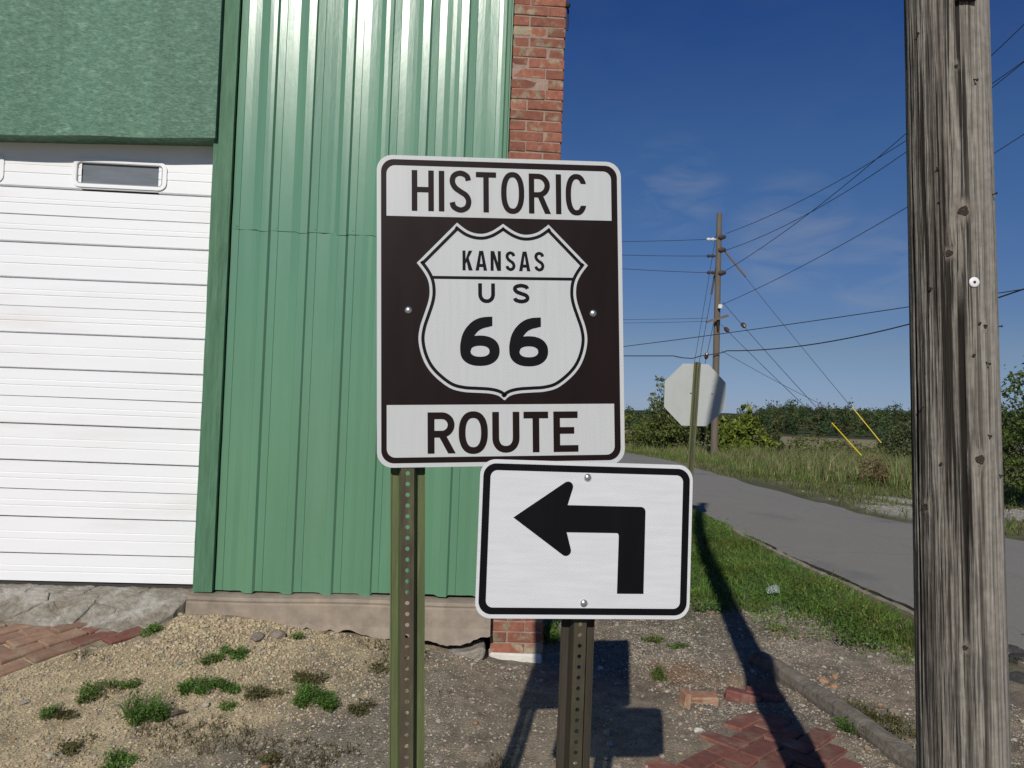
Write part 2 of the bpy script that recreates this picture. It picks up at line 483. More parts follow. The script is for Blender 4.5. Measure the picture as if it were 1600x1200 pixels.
M['ceramic'] = mat('white_plastic', (.8, .8, .78), .4, .05)


def clear_mat():
    m = bpy.data.materials.new('clear_plastic'); m.use_nodes = True
    b = m.node_tree.nodes['Principled BSDF']
    b.inputs['Base Color'].default_value = (.9, .93, .95, 1); b.inputs['Roughness'].default_value = .08
    b.inputs['Transmission Weight'].default_value = .85; b.inputs['IOR'].default_value = 1.3
    return m


M['clear'] = clear_mat()


def sheeting(name, col, pattern=.09, rough=.32, spec=.4, band=(3, 1, .5), grime=.07):
    """reflective sign sheeting with its fine prism cells"""
    m = bpy.data.materials.new(name); m.use_nodes = True
    N, L = m.node_tree.nodes, m.node_tree.links
    b = N['Principled BSDF']; b.inputs['Roughness'].default_value = rough; b.inputs['Specular IOR Level'].default_value = spec
    t = N.new('ShaderNodeTexCoord')
    ck = N.new('ShaderNodeTexVoronoi'); ck.inputs['Scale'].default_value = 215; ck.inputs['Randomness'].default_value = .0
    mpn = N.new('ShaderNodeMapping'); mpn.inputs['Rotation'].default_value = (0, math.radians(38), 0)
    L.new(t.outputs['Object'], mpn.inputs['Vector']); L.new(mpn.outputs[0], ck.inputs['Vector'])
    r = N.new('ShaderNodeMapRange'); r.inputs['From Max'].default_value = .7
    r.inputs['To Min'].default_value = 1 + pattern; r.inputs['To Max'].default_value = 1 - pattern
    L.new(ck.outputs['Distance'], r.inputs['Value'])
    n = N.new('ShaderNodeTexNoise'); n.inputs['Scale'].default_value = 7; n.inputs['Detail'].default_value = 5
    m3 = N.new('ShaderNodeMapping'); m3.inputs['Scale'].default_value = band
    L.new(t.outputs['Object'], m3.inputs['Vector']); L.new(m3.outputs[0], n.inputs['Vector'])
    r2 = N.new('ShaderNodeMapRange'); r2.inputs['From Min'].default_value = .3; r2.inputs['From Max'].default_value = .7; r2.inputs['To Min'].default_value = 1 - grime; r2.inputs['To Max'].default_value = 1 + grime
    L.new(n.outputs['Fac'], r2.inputs['Value'])
    mu = N.new('ShaderNodeMath'); mu.operation = 'MULTIPLY'; L.new(r.outputs[0], mu.inputs[0]); L.new(r2.outputs[0], mu.inputs[1])
    vm = N.new('ShaderNodeVectorMath'); vm.operation = 'SCALE'; vm.inputs[0].default_value = col
    L.new(mu.outputs[0], vm.inputs['Scale']); L.new(vm.outputs[0], b.inputs['Base Color'])
    r4 = N.new('ShaderNodeMapRange'); r4.inputs['To Min'].default_value = rough - .08; r4.inputs['To Max'].default_value = rough + .12
    L.new(n.outputs['Fac'], r4.inputs['Value']); L.new(r4.outputs[0], b.inputs['Roughness'])
    return m


M['s_white'] = sheeting('white_sheeting', (.56, .57, .565), .26, .32, .4, (14, 1, .8), .025)
M['s_white_arrow'] = sheeting('bright_white_sheeting', (.66, .67, .675), .22, .28, .5, (1.2, 1, 11), .045)
M['s_brown'] = sheeting('brown_sheeting', (.0135, .0075, .0068), .1, .4, .12)
M['s_black'] = sheeting('black_sheeting', (.0055, .0055, .0065), .05, .4, .12)

# ================================================================== GROUND
def axis(parts):
    out = []
    for a, b, st in parts: out += list(np.arange(a, b, st))
    return np.array(out + [parts[-1][1]])


gx = np.concatenate([-np.geomspace(900, 4.2, 34), np.arange(-4, -3.4, .08), np.arange(-3.4, 2.9, .02), np.arange(2.9, 5, .06), np.arange(5, 14, .25), np.geomspace(14, 900, 40)])
gy = np.concatenate([-np.geomspace(300, 1, 14), np.arange(-.5, 2.6, .12), np.arange(2.6, 5.7, .018), np.arange(5.7, 9, .06), np.arange(9, 30, .25), np.geomspace(30, 1800, 70)])
GX, GY = np.meshgrid(gx, gy)
GZ = hgt(GX, GY)
TAN, GRAV, DIRT = np.array([.45, .365, .23]), np.array([.245, .21, .16]), np.array([.30, .242, .17])
RUST, SOIL, FIELD, PALE = np.array([.25, .14, .07]), np.array([.10, .105, .05]), np.array([.29, .26, .135]), np.array([.37, .345, .29])


def zones(X, Y):
    s, d = wall_sd(X, Y)
    n1 = fbm(X * 2.2, Y * 2.2, 21); n2 = fbm(X * 6, Y * 6, 31)
    tan = sstep(.4, -.3, (s + 1.0) * .8 + (d - 1.0) * .45 + n1 * 1.3) * (d > 0)
    gra = sstep(-.12, .1, n1 + .25 * n2 + .1 * np.exp(-((X + .6) ** 2 + (Y - 3.4) ** 2) / .5) - .02)
    gra = gra * (1 - .75 * sstep(-.5, -.1, X) * (1 - sstep(.7, 1.0, X)) * (1 - sstep(4.3, 4.7, Y)))
    rust = np.exp(-(((X - 1.1) ** 2) / .35 + ((Y - 4.75) ** 2) / .05)) * sstep(-.2, .15, n2 + .08)
    rg = sstep(.55, .9, X) * sstep(4.75, 5.1, Y + n1 * .6)
    grass = sstep(5.2, 6.6, Y + n1 * 1.5 + (X > 2.0) * .7 * (X - 2)) * sstep(.3, .6, X)
    right = sstep(road_right(Y), road_right(Y) + .8, X)
    pale = right * sstep(.0, .14, .9 * fbm(X * .9, Y * 1.5, 77) + .36 * np.exp(-((X - 7.7) ** 2 / 6 + (Y - 13.7) ** 2 / 4)) - .13) * (Y < 18)
    far = sstep(16, 30, Y) * (s > 0)
    c = DIRT * np.ones(X.shape + (1,))
    def mx(c, col, f): return c * (1 - f[..., None]) + col * f[..., None]
    c = mx(c, GRAV, gra); c = mx(c, TAN, tan); c = mx(c, GRAV * 1.15, rg); c = mx(c, RUST, np.clip(rust, 0, 1) * .9)
    c = mx(c, SOIL, grass); c = mx(c, np.array([.16, .15, .075]), right); c = mx(c, PALE, pale); c = mx(c, FIELD, far)
    bare = far * sstep(.12, .2, fbm(X * .03, Y * .05, 55)); c = mx(c, np.array([.3, .2, .12]), bare * .8)
    wood = sstep(195, 215, Y + .15 * X); c = mx(c, np.array([.045, .06, .02]), wood)
    n3 = fbm(X * 19, Y * 19, 35, 3) * (Y < 9)
    dirty = sstep(.02, .2, fbm(X * 3.1, Y * 3.1, 37)) * (Y < 5.2) * (1 - rg)
    c = mx(c, np.array([.17, .145, .11]), dirty * .45)
    return c * (1 + .55 * n2 + .9 * n3)[..., None], tan, grass, right, pale, rg


ZC, *_ = zones(GX, GY)
nx, ny = len(gx), len(gy)
ii = np.arange(nx * ny).reshape(ny, nx)
GF = np.stack([ii[:-1, :-1], ii[:-1, 1:], ii[1:, 1:], ii[1:, :-1]], -1).reshape(-1, 4)
g = link('ground', mesh_np('ground', np.stack([GX, GY, GZ], -1).reshape(-1, 3), GF, ZC.reshape(-1, 3), True), M['ground'])
tag(g, 'dusty tan dirt and gravel ground running back to dry fields', 'ground', kind='structure')

# road: an asphalt sheet with a broken edge
ry = np.concatenate([np.arange(-20, 3, 1.5), np.arange(3, 14, .06), np.arange(14, 60, .8)])
RV, RF, RM = [], [], []
cols = [0, .004, .03, .25, .5, .75, .97, .996, 1]
for i, y in enumerate(ry):
    a = float(road_left(y)) + .13 * float(fbm(np.array(y * 1.3), np.array(.3), 8)) + .06 * float(fbm(np.array(y * 9), np.array(4.), 9))
    b = float(road_right(y)) + .5 * float(fbm(np.array(y * .9), np.array(7.), 18))
    base = float(hgt(np.array(.5 * (a + b)), np.array(y), False)) + .105
    for k, t in enumerate(cols):
        z = base + .02 * math.sin(math.pi * t) - (.115 if k in (0, 8) else (.01 if k in (1, 7) else 0))
        RV.append((a + (b - a) * t, y, z))
    if i:
        for k in range(8):
            o = (i - 1) * 9 + k
            RF.append((o, o + 1, o + 10, o + 9)); RM.append(1 if k in (0, 7) else 0)
me = mesh_np('road', RV, np.array(RF), smooth=False, fmat=RM)
road = link('road', me, [M['asphalt'], M['asphalt_edge']])
tag(road, 'grey asphalt road running away past the brick corner', 'road', kind='structure')

# concrete edging strip beside the asphalt, mostly sunk
ey = np.arange(4.6, 10.4, .05); V = []
for y in ey:
    x = float(road_left(y)) - .10 + .03 * float(fbm(np.array(y * 1.3), np.array(.3), 8)); zg = float(hgt(np.array(x), np.array(y), True))
    for a, b in ((-.035, -.05), (-.032, .028), (.03, .032), (.035, -.05)):
        V.append((x + a + .008 * float(fbm(np.array(y * 11), np.array(a * 40), 14)), y, zg + b + .012 * float(fbm(np.array(y * 7), np.array(a * 9), 15))))
ii = np.arange(len(V)).reshape(-1, 4)
F = np.stack([ii[:-1, :-1], ii[:-1, 1:], ii[1:, 1:], ii[1:, :-1]], -1).reshape(-1, 4)
edging = link('kerb', mesh_np('kerb', V, F), M['concrete'])
tag(edging, 'low tan concrete edging along the near side of the road', 'kerb', kind='structure')

# ================================================================== GARAGE BUILDING
bld = empty('garage_building', (0, 4.8, 0), (0, 0, WANG))
tag(bld, 'green metal-sided garage with white roll-up door and brick corner pier', 'building')
ZT = 5.6
mb = MB()
mb.box((-7.2, .2, -.2), (-6.3, 9, ZT)); mb.box((-6.3, .2, 3.3), (-1.8, 9, ZT)); mb.box((-1.8, .06, .2), (-.08, 9, ZT))
mb.box((-6.3, 1.2, 0), (-1.8, 9, 3.3))
mb.build('wall_core', M['gap'], bld)
mb = MB(); mb.box((-.06, .115, -.2), (.235, 9, ZT))
bt = bpy.data.materials.new('side_brick'); bt.use_nodes = True
N, L = bt.node_tree.nodes, bt.node_tree.links
br = N.new('ShaderNodeTexBrick'); br.inputs['Scale'].default_value = 1; br.inputs['Brick Width'].default_value = .21
br.inputs['Row Height'].default_value = .0665; br.inputs['Mortar Size'].default_value = .006
br.inputs['Color1'].default_value = (.3, .1, .06, 1); br.inputs['Color2'].default_value = (.24, .08, .05, 1); br.inputs['Mortar'].default_value = (.38, .3, .25, 1)
tcn = N.new('ShaderNodeTexCoord'); sx = N.new('ShaderNodeSeparateXYZ'); cx = N.new('ShaderNodeCombineXYZ')
L.new(tcn.outputs['Object'], sx.inputs[0]); L.new(sx.outputs['Y'], cx.inputs['X']); L.new(sx.outputs['Z'], cx.inputs['Y']); L.new(cx.outputs[0], br.inputs['Vector'])
L.new(br.outputs['Color'], N['Principled BSDF'].inputs['Base Color']); N['Principled BSDF'].inputs['Roughness'].default_value = .9
bpn = N.new('ShaderNodeBump'); bpn.inputs['Distance'].default_value = .006; bpn.invert = True
L.new(br.outputs['Fac'], bpn.inputs['Height']); L.new(bpn.outputs[0], N['Principled BSDF'].inputs['Normal'])
mb.build('side_wall', bt, bld)

# steel siding sheets: folded profile, slightly dished between folds
PER = .237
TILT = np.random.default_rng(77).normal(0, 1, 400)
PROF = [(0, 0), (.043, .0004), (.0455, .004), (.048, .0), (.09, -.001), (.126, -.0005), (.152, -.0055), (.178, -.012), (.182, -.0155), (.205, -.0165), (.226, -.016), (.2365, -.001)]


def siding(s0, s1, z0, z1, out, seed):
    xs = []
    k = 0
    while True:
        for p, y in PROF:
            x = s0 + k * PER + p
            if x > s1 + 1e-6: break
            xs.append((x, y))
        else:
            k += 1; continue
        break
    xs.append((s1, xs[-1][1]))
    zs = np.concatenate([np.arange(z0, z1, .06), [z1]])
    V = []
    for j, z in enumerate(zs):
        for i, (x, y) in enumerate(xs):
            kf = (x - s0) / PER
            und = .0035 * float(fbm(np.array(kf * 1.3), np.array(z * .55 + seed), seed, 2)) + .0012 * float(fbm(np.array(kf * 5), np.array(z * 2.0), seed + 3, 2))
            # every flat of the folded sheet leans a little differently
            cell = int(kf * 3.001) + seed
            fr = kf * 3.001 - int(kf * 3.001)
            und += (fr - .5) * .0042 * TILT[cell % 400] * (1 + .35 * math.sin(z * 1.1 + cell))
            zz = z
            if j == 0: zz += .006 * float(fbm(np.array(x * 7), np.array(1.), seed + 5)) + (.006 if y > -.008 else -.004)
            V.append((x, y - out + und, zz))
    n = len(xs); ii = np.arange(len(V)).reshape(len(zs), n)
    F = np.stack([ii[:-1, :-1], ii[:-1, 1:], ii[1:, 1:], ii[1:, :-1]], -1).reshape(-1, 4)
    o = link('siding_sheet', mesh_np('siding_sheet', V, F), M['siding'], bld)
    sol = o.modifiers.new('thickness', 'SOLIDIFY'); sol.thickness = .0012; sol.offset = 1
    return o


siding(-1.764, -.816, .385, 2.612, .002, 1)
siding(-.822, -.098, .392, 2.606, .005, 12)
siding(-1.764, -.816, 2.598, 5.55, .006, 23)
siding(-.822, -.098, 2.594, 5.55, .009, 34)
# screws along the lap seam
sm = MB(); sm.lathe((0, 0, 0), (0, -1, 0), [(.0045, 0), (.0045, .004), (.002, .006)], 8)
scr = sm.build('screw', M['trim'], bld); sme = scr.data
for k in range(7):
    o = scr if k == 0 else bpy.data.objects.new('screw', sme)
    if k: COL.objects.link(o); o.parent = bld
    o.location = (-1.73 + k * PER + random.uniform(-.006, .006), -.004, 2.628 + random.uniform(-.008, .008))
# corner trim between siding and brick
mb = MB(); mb.add([(-.115, -.012, .39), (-.092, -.02, .39), (-.09, -.004, .39), (-.082, -.004, .39), (-.08, -.022, .39), (-.078, .03, .39)] +
                  [(-.115, -.012, 5.55), (-.092, -.02, 5.55), (-.09, -.004, 5.55), (-.082, -.004, 5.55), (-.08, -.022, 5.55), (-.078, .03, 5.55)],
                  [(i, i + 1, i + 7, i + 6) for i in range(5)])
o = mb.build('corner_trim', M['trim'], bld); o.modifiers.new('t', 'SOLIDIFY').thickness = .0015


# timber post: grid skin with splits
def timber(name, x0, x1, y0, y1, z0, z1, m, seed, amp=.004):
    zs = np.arange(z0, z1 + .01, .025)
    per = []
    nxp, nyp = 14, 6
    for i in range(nxp): per.append((x0 + (x1 - x0) * i / nxp, y0, 0))
    for i in range(nyp): per.append((x1, y0 + (y1 - y0) * i / nyp, 1))
    for i in range(nxp): per.append((x1 - (x1 - x0) * i / nxp, y1, 2))
    for i in range(nyp): per.append((x0, y1 - (y1 - y0) * i / nyp, 3))
    V = []
    cxm, cym = (x0 + x1) / 2, (y0 + y1) / 2
    for z in zs:
        bow = .006 * float(fbm(np.array(z * .6), np.array(seed * 1.), seed, 2))
        for k, (x, y, sd) in enumerate(per):
            nz = float(fbm(np.array(k * .9), np.array(z * 2.2), seed)) + .5 * float(fbm(np.array(k * 2.3), np.array(z * 7), seed + 2))
            nz = min(nz, .15)
            dx, dy = x - cxm, y - cym; l = math.hypot(dx, dy)
            edge = .006 * float(fbm(np.array(z * 5), np.array(seed + sd * 3.), seed + 9)) if sd in (1, 3) or k == 0 else 0
            V.append((x + dx / l * (amp * nz + edge) + bow, y + dy / l * amp * nz, z))
    n = len(per); R = len(zs)
    ii = np.arange(n * R).reshape(R, n)
    F = np.stack([ii[:-1], np.roll(ii[:-1], -1, 1), np.roll(ii[1:], -1, 1), ii[1:]], -1).reshape(-1, 4)
    me = mesh_np(name, V, [F, np.array([list(ii[0][::-1])]), np.array([list(ii[-1])])])
    return link(name, me, m, bld)


timber('door_post', -1.885, -1.77, -.035, .14, .385, ZT, M['post'], 4, .006)
# chipboard header over the door, its lower edge a little out of level
mb = MB()
zl, zr = 2.985, 3.138
hx0, hx1 = -6.3, -1.868
n = 60
for i in range(n + 1):
    pass
def hz(x): return 3.093 + (x + 3.117) * .035 if x > -4.5 else 3.045
pts = [(hx0 + (hx1 - hx0) * i / 40) for i in range(41)]
poly = [(x, hz(x) + .004 * math.sin(x * 9)) for x in pts] + [(hx1, ZT), (hx0, ZT)]
mb.prism(poly, -.07, -.055)
mb.prism([(x, z + .0) for x, z in [(hx0, hz(hx0) + .006), (-4.5, hz(-4.5) + .006), (hx1, hz(hx1) + .006), (hx1, ZT), (hx0, ZT)]], -.054, .2)
mb.build('header_panel', M['header'], bld)

# sectional door: each slat a folded strip with two shallow grooves
door = MB(); door.box((-6.25, .13, .38), (-1.87, .15, 3.32))
door = door.build('garage_door', M['gap'], bld)
SL = [3.30, 2.826, 2.655, 2.484, 2.262, 2.086, 1.919, 1.697, 1.524, 1.354, 1.129, .956, .786, .562, .389]
THICK = [1, 1, 0, 1, 1, 0, 1, 1, 0, 1, 1, 0, 1, 1, 1]
GR = [(2.961, 2.911), (2.753, 2.723), (2.591, 2.559), (2.397, 2.349), (2.188, 2.155), (2.026, 1.993), (1.836, 1.788), (1.626, 1.592), (1.46, 1.426), (1.266, 1.22), (1.055, 1.022), (.891, .856), (.698, .652), (.489, .453)]
DX0, DX1 = -6.25, -1.872
WINX = [-2.497, -3.487, -4.477]


def slat_profile(top, bot, g, tt, tb):
    a, b = g
    e0 = .006 if tt else .0016; e1 = .006 if tb else .0016
    return [(.125, top - .0005), (.104, top - e0), (.098, top - e0 - .0015), (.098, a + .0045), (.1005, a + .002), (.1005, a - .001), (.0965, a - .004), (.0965, b + .004), (.1005, b + .001), (.1005, b - .002), (.098, b - .0045), (.098, bot + e1 + .0015), (.104, bot + e1), (.125, bot + .0005)]


for k in range(14):
    pr = slat_profile(SL[k], SL[k + 1], GR[k], THICK[k], THICK[k + 1])
    spans = [(DX0, DX1)]
    if k == 0:
        spans = []
        xs = [DX0] + sorted([w + q for w in WINX for q in (-.235, .235)]) + [DX1]
        spans = [(xs[i], xs[i + 1]) for i in range(0, len(xs), 2)]
    mb = MB()
    for x0, x1 in spans:
        nn = max(2, int((x1 - x0) / .2))
        vs = []
        for i in range(nn + 1):
            x = x0 + (x1 - x0) * i / nn
            for (y, z) in pr:
                vs.append((x, y + .0015 * math.sin(x * 2.1 + k), z + .0025 * math.sin(x * 1.3 + k * .7)))
        m_ = len(pr)
        mb.add(vs, [(i * m_ + j, i * m_ + j + 1, (i + 1) * m_ + j + 1, (i + 1) * m_ + j) for i in range(nn) for j in range(m_ - 1)])
    if k == 0:      # strips above and below the window openings
        for w in WINX:
            mb.box((w - .236, .0985, 2.834), (w + .236, .12, 2.862)); mb.box((w - .236, .0985, 3.0), (w + .236, .12, 3.29))
    mb.build('door_slat', M['door'], door)


def rrect(cx, cz, w, h, r, n=6):
    out = []
    for sx_, sz_, a0 in ((1, 1, 0), (-1, 1, 90), (-1, -1, 180), (1, -1, 270)):
        for i in range(n + 1):
            a = math.radians(a0 + 90 * i / n)
            out.append((cx + sx_ * (w / 2 - r) + r * math.cos(a), cz + sz_ * (h / 2 - r) + r * math.sin(a)))
    return out


def ring(mbx, outer, inner, y, yd=None, mi=0):
    n = len(outer)
    vs = [(p[0], y, p[1]) for p in outer] + [(p[0], y, p[1]) for p in inner]
    fs = [(i, (i + 1) % n, n + (i + 1) % n, n + i) for i in range(n)]
    if yd is not None:
        vs += [(p[0], yd, p[1]) for p in outer] + [(p[0], yd, p[1]) for p in inner]
        fs += [(i, (i + 1) % n, 2 * n + (i + 1) % n, 2 * n + i) for i in range(n)]
        fs += [(n + i, n + (i + 1) % n, 3 * n + (i + 1) % n, 3 * n + i) for i in range(n)]
    mbx.add(vs, fs, mi)


for w in WINX:
    zc = 2.931
    mb = MB(); ring(mb, rrect(w, zc, .575, .178, .048), rrect(w, zc, .535, .146, .03), .0895, .099)
    ring(mb, rrect(w, zc, .535, .146, .03), rrect(w, zc, .524, .136, .024), .0905, .12)
    mb.build('window_frame', M['door'], door)
    mb = MB(); ring(mb, rrect(w, zc, .524, .136, .024), rrect(w, zc, .512, .124, .018), .093, .12); mb.build('window_gasket', M['rubber'], door)
    mb = MB(); mb.box((w - .26, .108, zc - .066), (w + .26, .113, zc + .066)); mb.build('window_pane', M['pane'], door)
mb = MB(); mb.box((-6.25, .1, .372), (-1.875, .14, .386)); mb.build('door_seal', M['gap'], door)

# foundation ledge under the siding, ragged along its foot
xs = np.arange(-1.9, -.068, .02)
bot = np.interp(xs, [-1.9, -1.745, -1.317, -.777, -.5, -.339, -.2, -.143, -.07], [.2, .21, .18, .165, .135, .115, .14, .15, .19])
V = []
for i, x in enumerate(xs):
    rag = .06 * abs(float(fbm(np.array(x * 6), np.array(2.), 41))) + .045 * float(fbm(np.array(x * 22), np.array(5.), 42, 2))
    rough = .006 * float(fbm(np.array(x * 5), np.array(9.), 43))
    cut = 1 if x > -1.3 else 0
    b = float(bot[i]) + rag * (1 if x > -1.35 else .4)
    tp = .378 + .004 * math.sin(x * 5)
    V += [(x, .06, tp + .004), (x, -.045, tp), (x, -.082, tp - .006 + rough), (x, -.094, tp - .022), (x, -.089, tp - .034), (x, -.097, tp - .045), (x, -.1 + rough, .28),
          (x, -.1 - rough, .22), (x, -.112 + rough, b + .03), (x, -.124 + 3 * rough, b + .004), (x, -.03, b + .012), (x, .06, b - .05)]
n = 12; R = len(xs); ii = np.arange(n * R).reshape(R, n)
F = np.stack([ii[:-1, :-1], ii[1:, :-1], ii[1:, 1:], ii[:-1, 1:]], -1).reshape(-1, 4)
me = mesh_np('foundation_ledge', V, [F, np.array([list(ii[0])]), np.array([list(ii[-1][::-1])])])
link('foundation_ledge', me, M['concrete'], bld)
# broken lump that has come away under the ledge
mb = MB()
top = [(-.62, .105), (-.5, .1), (-.4, .085), (-.3, .085), (-.2, .1), (-.13, .128), (-.105, .12), (-.11, .07), (-.14, .03), (-.2, .0), (-.3, -.03), (-.62, -.03)]
mb.prism(top, -.155, .02)
o = mb.build('broken_concrete', M['apron'], bld)
o.modifiers.new('b', 'BEVEL').width = .012

# brick pier: every brick its own piece, two colours of wear from the material
PX0, PX1 = -.076, .25
pier = MB()
pier.box((PX0 + .004, -.0145, .05), (PX1 - .006, .11, ZT - .01))
pier = pier.build('brick_pier', M['mortar'], bld)


def brick_mesh(w, h, d, m, jit=.0018, c=.004):
    b = MB(); b.cbox((-w / 2, -d / 2, -h / 2), (w / 2, d / 2, h / 2), c, jit)
    me = bpy.data.meshes.new('brick'); me.from_pydata(b.v, [], b.f); me.materials.append(m)
    bm = bmesh.new(); bm.from_mesh(me); bmesh.ops.recalc_face_normals(bm, faces=bm.faces); bm.to_mesh(me); bm.free()
    return me


BM = {}
for w in (.209, .112, .098, .222):
    BM[w] = [brick_mesh(w, .0575, .1, M['brick_w'], .002, .003) for _ in range(4)]
z = .055; k = 0
while z + .058 < ZT:
    lay = (.209, .112) if k % 2 == 0 else (.098, .222)
    if k % 9 == 8: lay = lay[::-1]
    x = PX0
    for w in lay:
        o = bpy.data.objects.new('brick', random.choice(BM[w])); COL.objects.link(o); o.parent = pier
        o.location = (x + w / 2 + random.uniform(-.002, .002), .032 + random.uniform(-.004, .003), z + .028 + random.uniform(-.0015, .0015))
        o.rotation_euler = (random.uniform(-.012, .012), random.uniform(-.01, .01), random.uniform(-.015, .015))
        x += w + .008
    z += .0665; k += 1
mb = MB(); mb.cbox((PX0 - .005, -.035, -.06), (PX1 - .004, .11, .054), .012, .006)
mb.build('plaster_foot', M['plaster'], bld)
mb = MB(); mb.lathe((.247, -.02, 4.12), (1, 0, 0), [(.018, 0), (.018, .02), (.008, .03)], 8); mb.tube([(.25, .0, 4.16), (.268, .01, 4.1), (.268, .02, 3.98)], .006)
mb.build('iron_bracket', M['iron'], bld)

# ================================================================== CONCRETE APRON (pieces between cracks)
# polygons in wall coordinates (along, distance in front), sloping away from the door
apr = empty('concrete_apron', (0, 4.8, 0), (0, 0, WANG))
tag(apr, 'cracked pale concrete apron sloping from the white door', 'pavement', kind='structure')


def apron_z(s, d):
    base = .365 - .13 * sstep(.0, .38, d) - .08 * max(0, d - .3)
    return float(base)


def slab(poly, dz=0, th=.12, step=.025):
    """irregular slab piece: top surface on a grid clipped to the polygon by radial sampling"""
    cxp = sum(p[0] for p in poly) / len(poly); cyp = sum(p[1] for p in poly) / len(poly)
    dense = []
    for i in range(len(poly)):
        a, b = poly[i], poly[(i + 1) % len(poly)]
        m_ = max(2, int(math.hypot(b[0] - a[0], b[1] - a[1]) / .03))
        for j in range(m_):
            t = j / m_
            x = a[0] + (b[0] - a[0]) * t; y = a[1] + (b[1] - a[1]) * t
            jx = .05 * float(fbm(np.array(x * 12), np.array(y * 12), 61)); jy = .05 * float(fbm(np.array(x * 12), np.array(y * 12), 67))
            dense.append((x + jx, y + jy))
    rings = [0, .3, .6, .82, .95, 1.0]
    V = []; n = len(dense)
    for r in rings[1:]:
        for (x, y) in dense:
            ins = .0025 if r > .99 else 0
            ln = math.hypot(x - cxp, y - cyp)
            X = cxp + (x - cxp) * (r - ins / ln); Y = cyp + (y - cyp) * (r - ins / ln)
            zz = apron_z(X, Y) + dz + .009 * float(fbm(np.array(X * 7), np.array(Y * 7), 71)) + .008 * float(fbm(np.array(X * 24), np.array(Y * 24), 72)) + .012 * float(fbm(np.array(X * 60), np.array(Y * 60), 73, 2)) - (.005 if r > .98 else 0)
            V.append((X, -Y, zz))
    for (x, y) in dense: V.append((x, -y, apron_z(x, y) + dz - th))
    V.append((cxp, -cyp, apron_z(cxp, cyp) + dz))
    F4 = []
    for k in range(len(rings) - 1):
        for i in range(n):
            j = (i + 1) % n
            F4.append((k * n + i, k * n + j, (k + 1) * n + j, (k + 1) * n + i))
    F3 = [(len(V) - 1, i, (i + 1) % n) for i in range(n)]
    me = mesh_np('slab', V, [np.array(F4), np.array(F3)])
    bm = bmesh.new(); bm.from_mesh(me); bmesh.ops.recalc_face_normals(bm, faces=bm.faces); bm.to_mesh(me); bm.free()
    return link('slab', me, M['apron'], apr)


# sill strip in pieces, then the sloping field; neighbours share their crack lines
for a, b in ((-4.6, -3.16), (-3.16, -2.86), (-2.86, -2.52), (-2.52, -2.2), (-2.2, -1.9)):
    slab([(a, -.14), (b, -.14), (b, .04), (a, .04)], .006)
A_, B_, C_, D_, E_ = (-3.02, .04), (-2.73, .04), (-2.42, .04), (-1.9, .04), (-4.6, .04)
F_, G_, H_, I_ = (-2.98, .3), (-2.69, .12), (-2.58, .185), (-2.415, .14)
J_, K_, L2, N_ = (-2.47, .33), (-2.40, .35), (-2.29, .1), (-2.83, .28)
slab([E_, A_, F_, (-3.05, .42), (-4.6, .5)])
slab([A_, B_, G_, N_, F_], .005)
slab([B_, C_, I_, H_, G_], -.003)
slab([G_, H_, I_, J_, (-2.62, .30), N_], .003)
slab([I_, L2, (-2.28, .2), (-2.34, .31), K_, J_], -.004)
slab([C_, D_, (-1.895, .1), (-1.93, .2), (-2.02, .3), (-2.15, .37), (-2.33, .37), (-2.34, .31), (-2.28, .2), L2, I_], .004)


# ================================================================== BRICK PAVING
def pave(name, label, origin, ang, cells, m1, m2, redfrac, lift, bw=.2, bh=.095):
    """cells: (u, v, rot) brick centres in the paving's own frame"""
    root = empty(name, (0, 0, 0)); tag(root, label, 'pavement', kind='structure')
    ms = {}
    for mm in (m1, m2): ms[mm.name] = [brick_mesh(bw - .009, .06, bh - .009, mm, .0035, .006) for _ in range(4)]
    for (u, v, r) in cells:
        x = origin[0] + u * math.cos(ang) - v * math.sin(ang); y = origin[1] + u * math.sin(ang) + v * math.cos(ang)
        a = ang + r
        def hs(dx, dy): return float(hgt(np.array(x + dx), np.array(y + dy), False))
        gxs = (hs(.08, 0) - hs(-.08, 0)) / .16; gys = (hs(0, .08) - hs(0, -.08)) / .16
        nrm = Vector((-gxs + random.uniform(-.03, .03), -gys + random.uniform(-.03, .03), 1)).normalized()
        mm = m2 if random.random() < redfrac(x, y) else m1
        o = bpy.data.objects.new('brick', random.choice(ms[mm.name])); COL.objects.link(o); o.parent = root
        o.rotation_mode = 'QUATERNION'
        q = Vector((0, 0, 1)).rotation_difference(nrm)
        from mathutils import Quaternion
        o.rotation_quaternion = q @ Quaternion((0, 0, 1), a + random.uniform(-.03, .03))
        o.location = (x, y, hs(0, 0) + lift + random.uniform(-.006, .006))
    return root


# left: running bond in front of the apron, cut off by the gravel
cells = []
for row in range(-12, 14):
    for c in range(-9, 10):
        u = c * .222 + (row % 2) * .11; v = row * .112
        cells.append((u, v, 0))
ang = math.radians(56)
O = (-2.55, 4.2)
keep = []
for (u, v, r) in cells:
    x = O[0] + u * math.cos(ang) - v * math.sin(ang); y = O[1] + u * math.sin(ang) + v * math.cos(ang)
    s, d = (float(q) for q in wall_sd(np.array(x), np.array(y)))
    front = .36 + .03 * math.sin(s * 6)
    lim = np.interp(d, [.2, .38, .5, .62, .75, .9, 1.1], [-1.95, -2.03, -2.16, -2.32, -2.42, -2.53, -2.75])
    if d > front - .06 and s < lim + .03 and s > -4.2 and d < 1.4: keep.append((u, v, r))
pave('brick_pavement', 'worn brown brick paving below the concrete apron', O, ang, keep, M['paver'], M['paver_red'],
     lambda x, y: .8 if (-2.33 < x < -1.95 and y > 4.13) else .07, -.017, .222, .112)

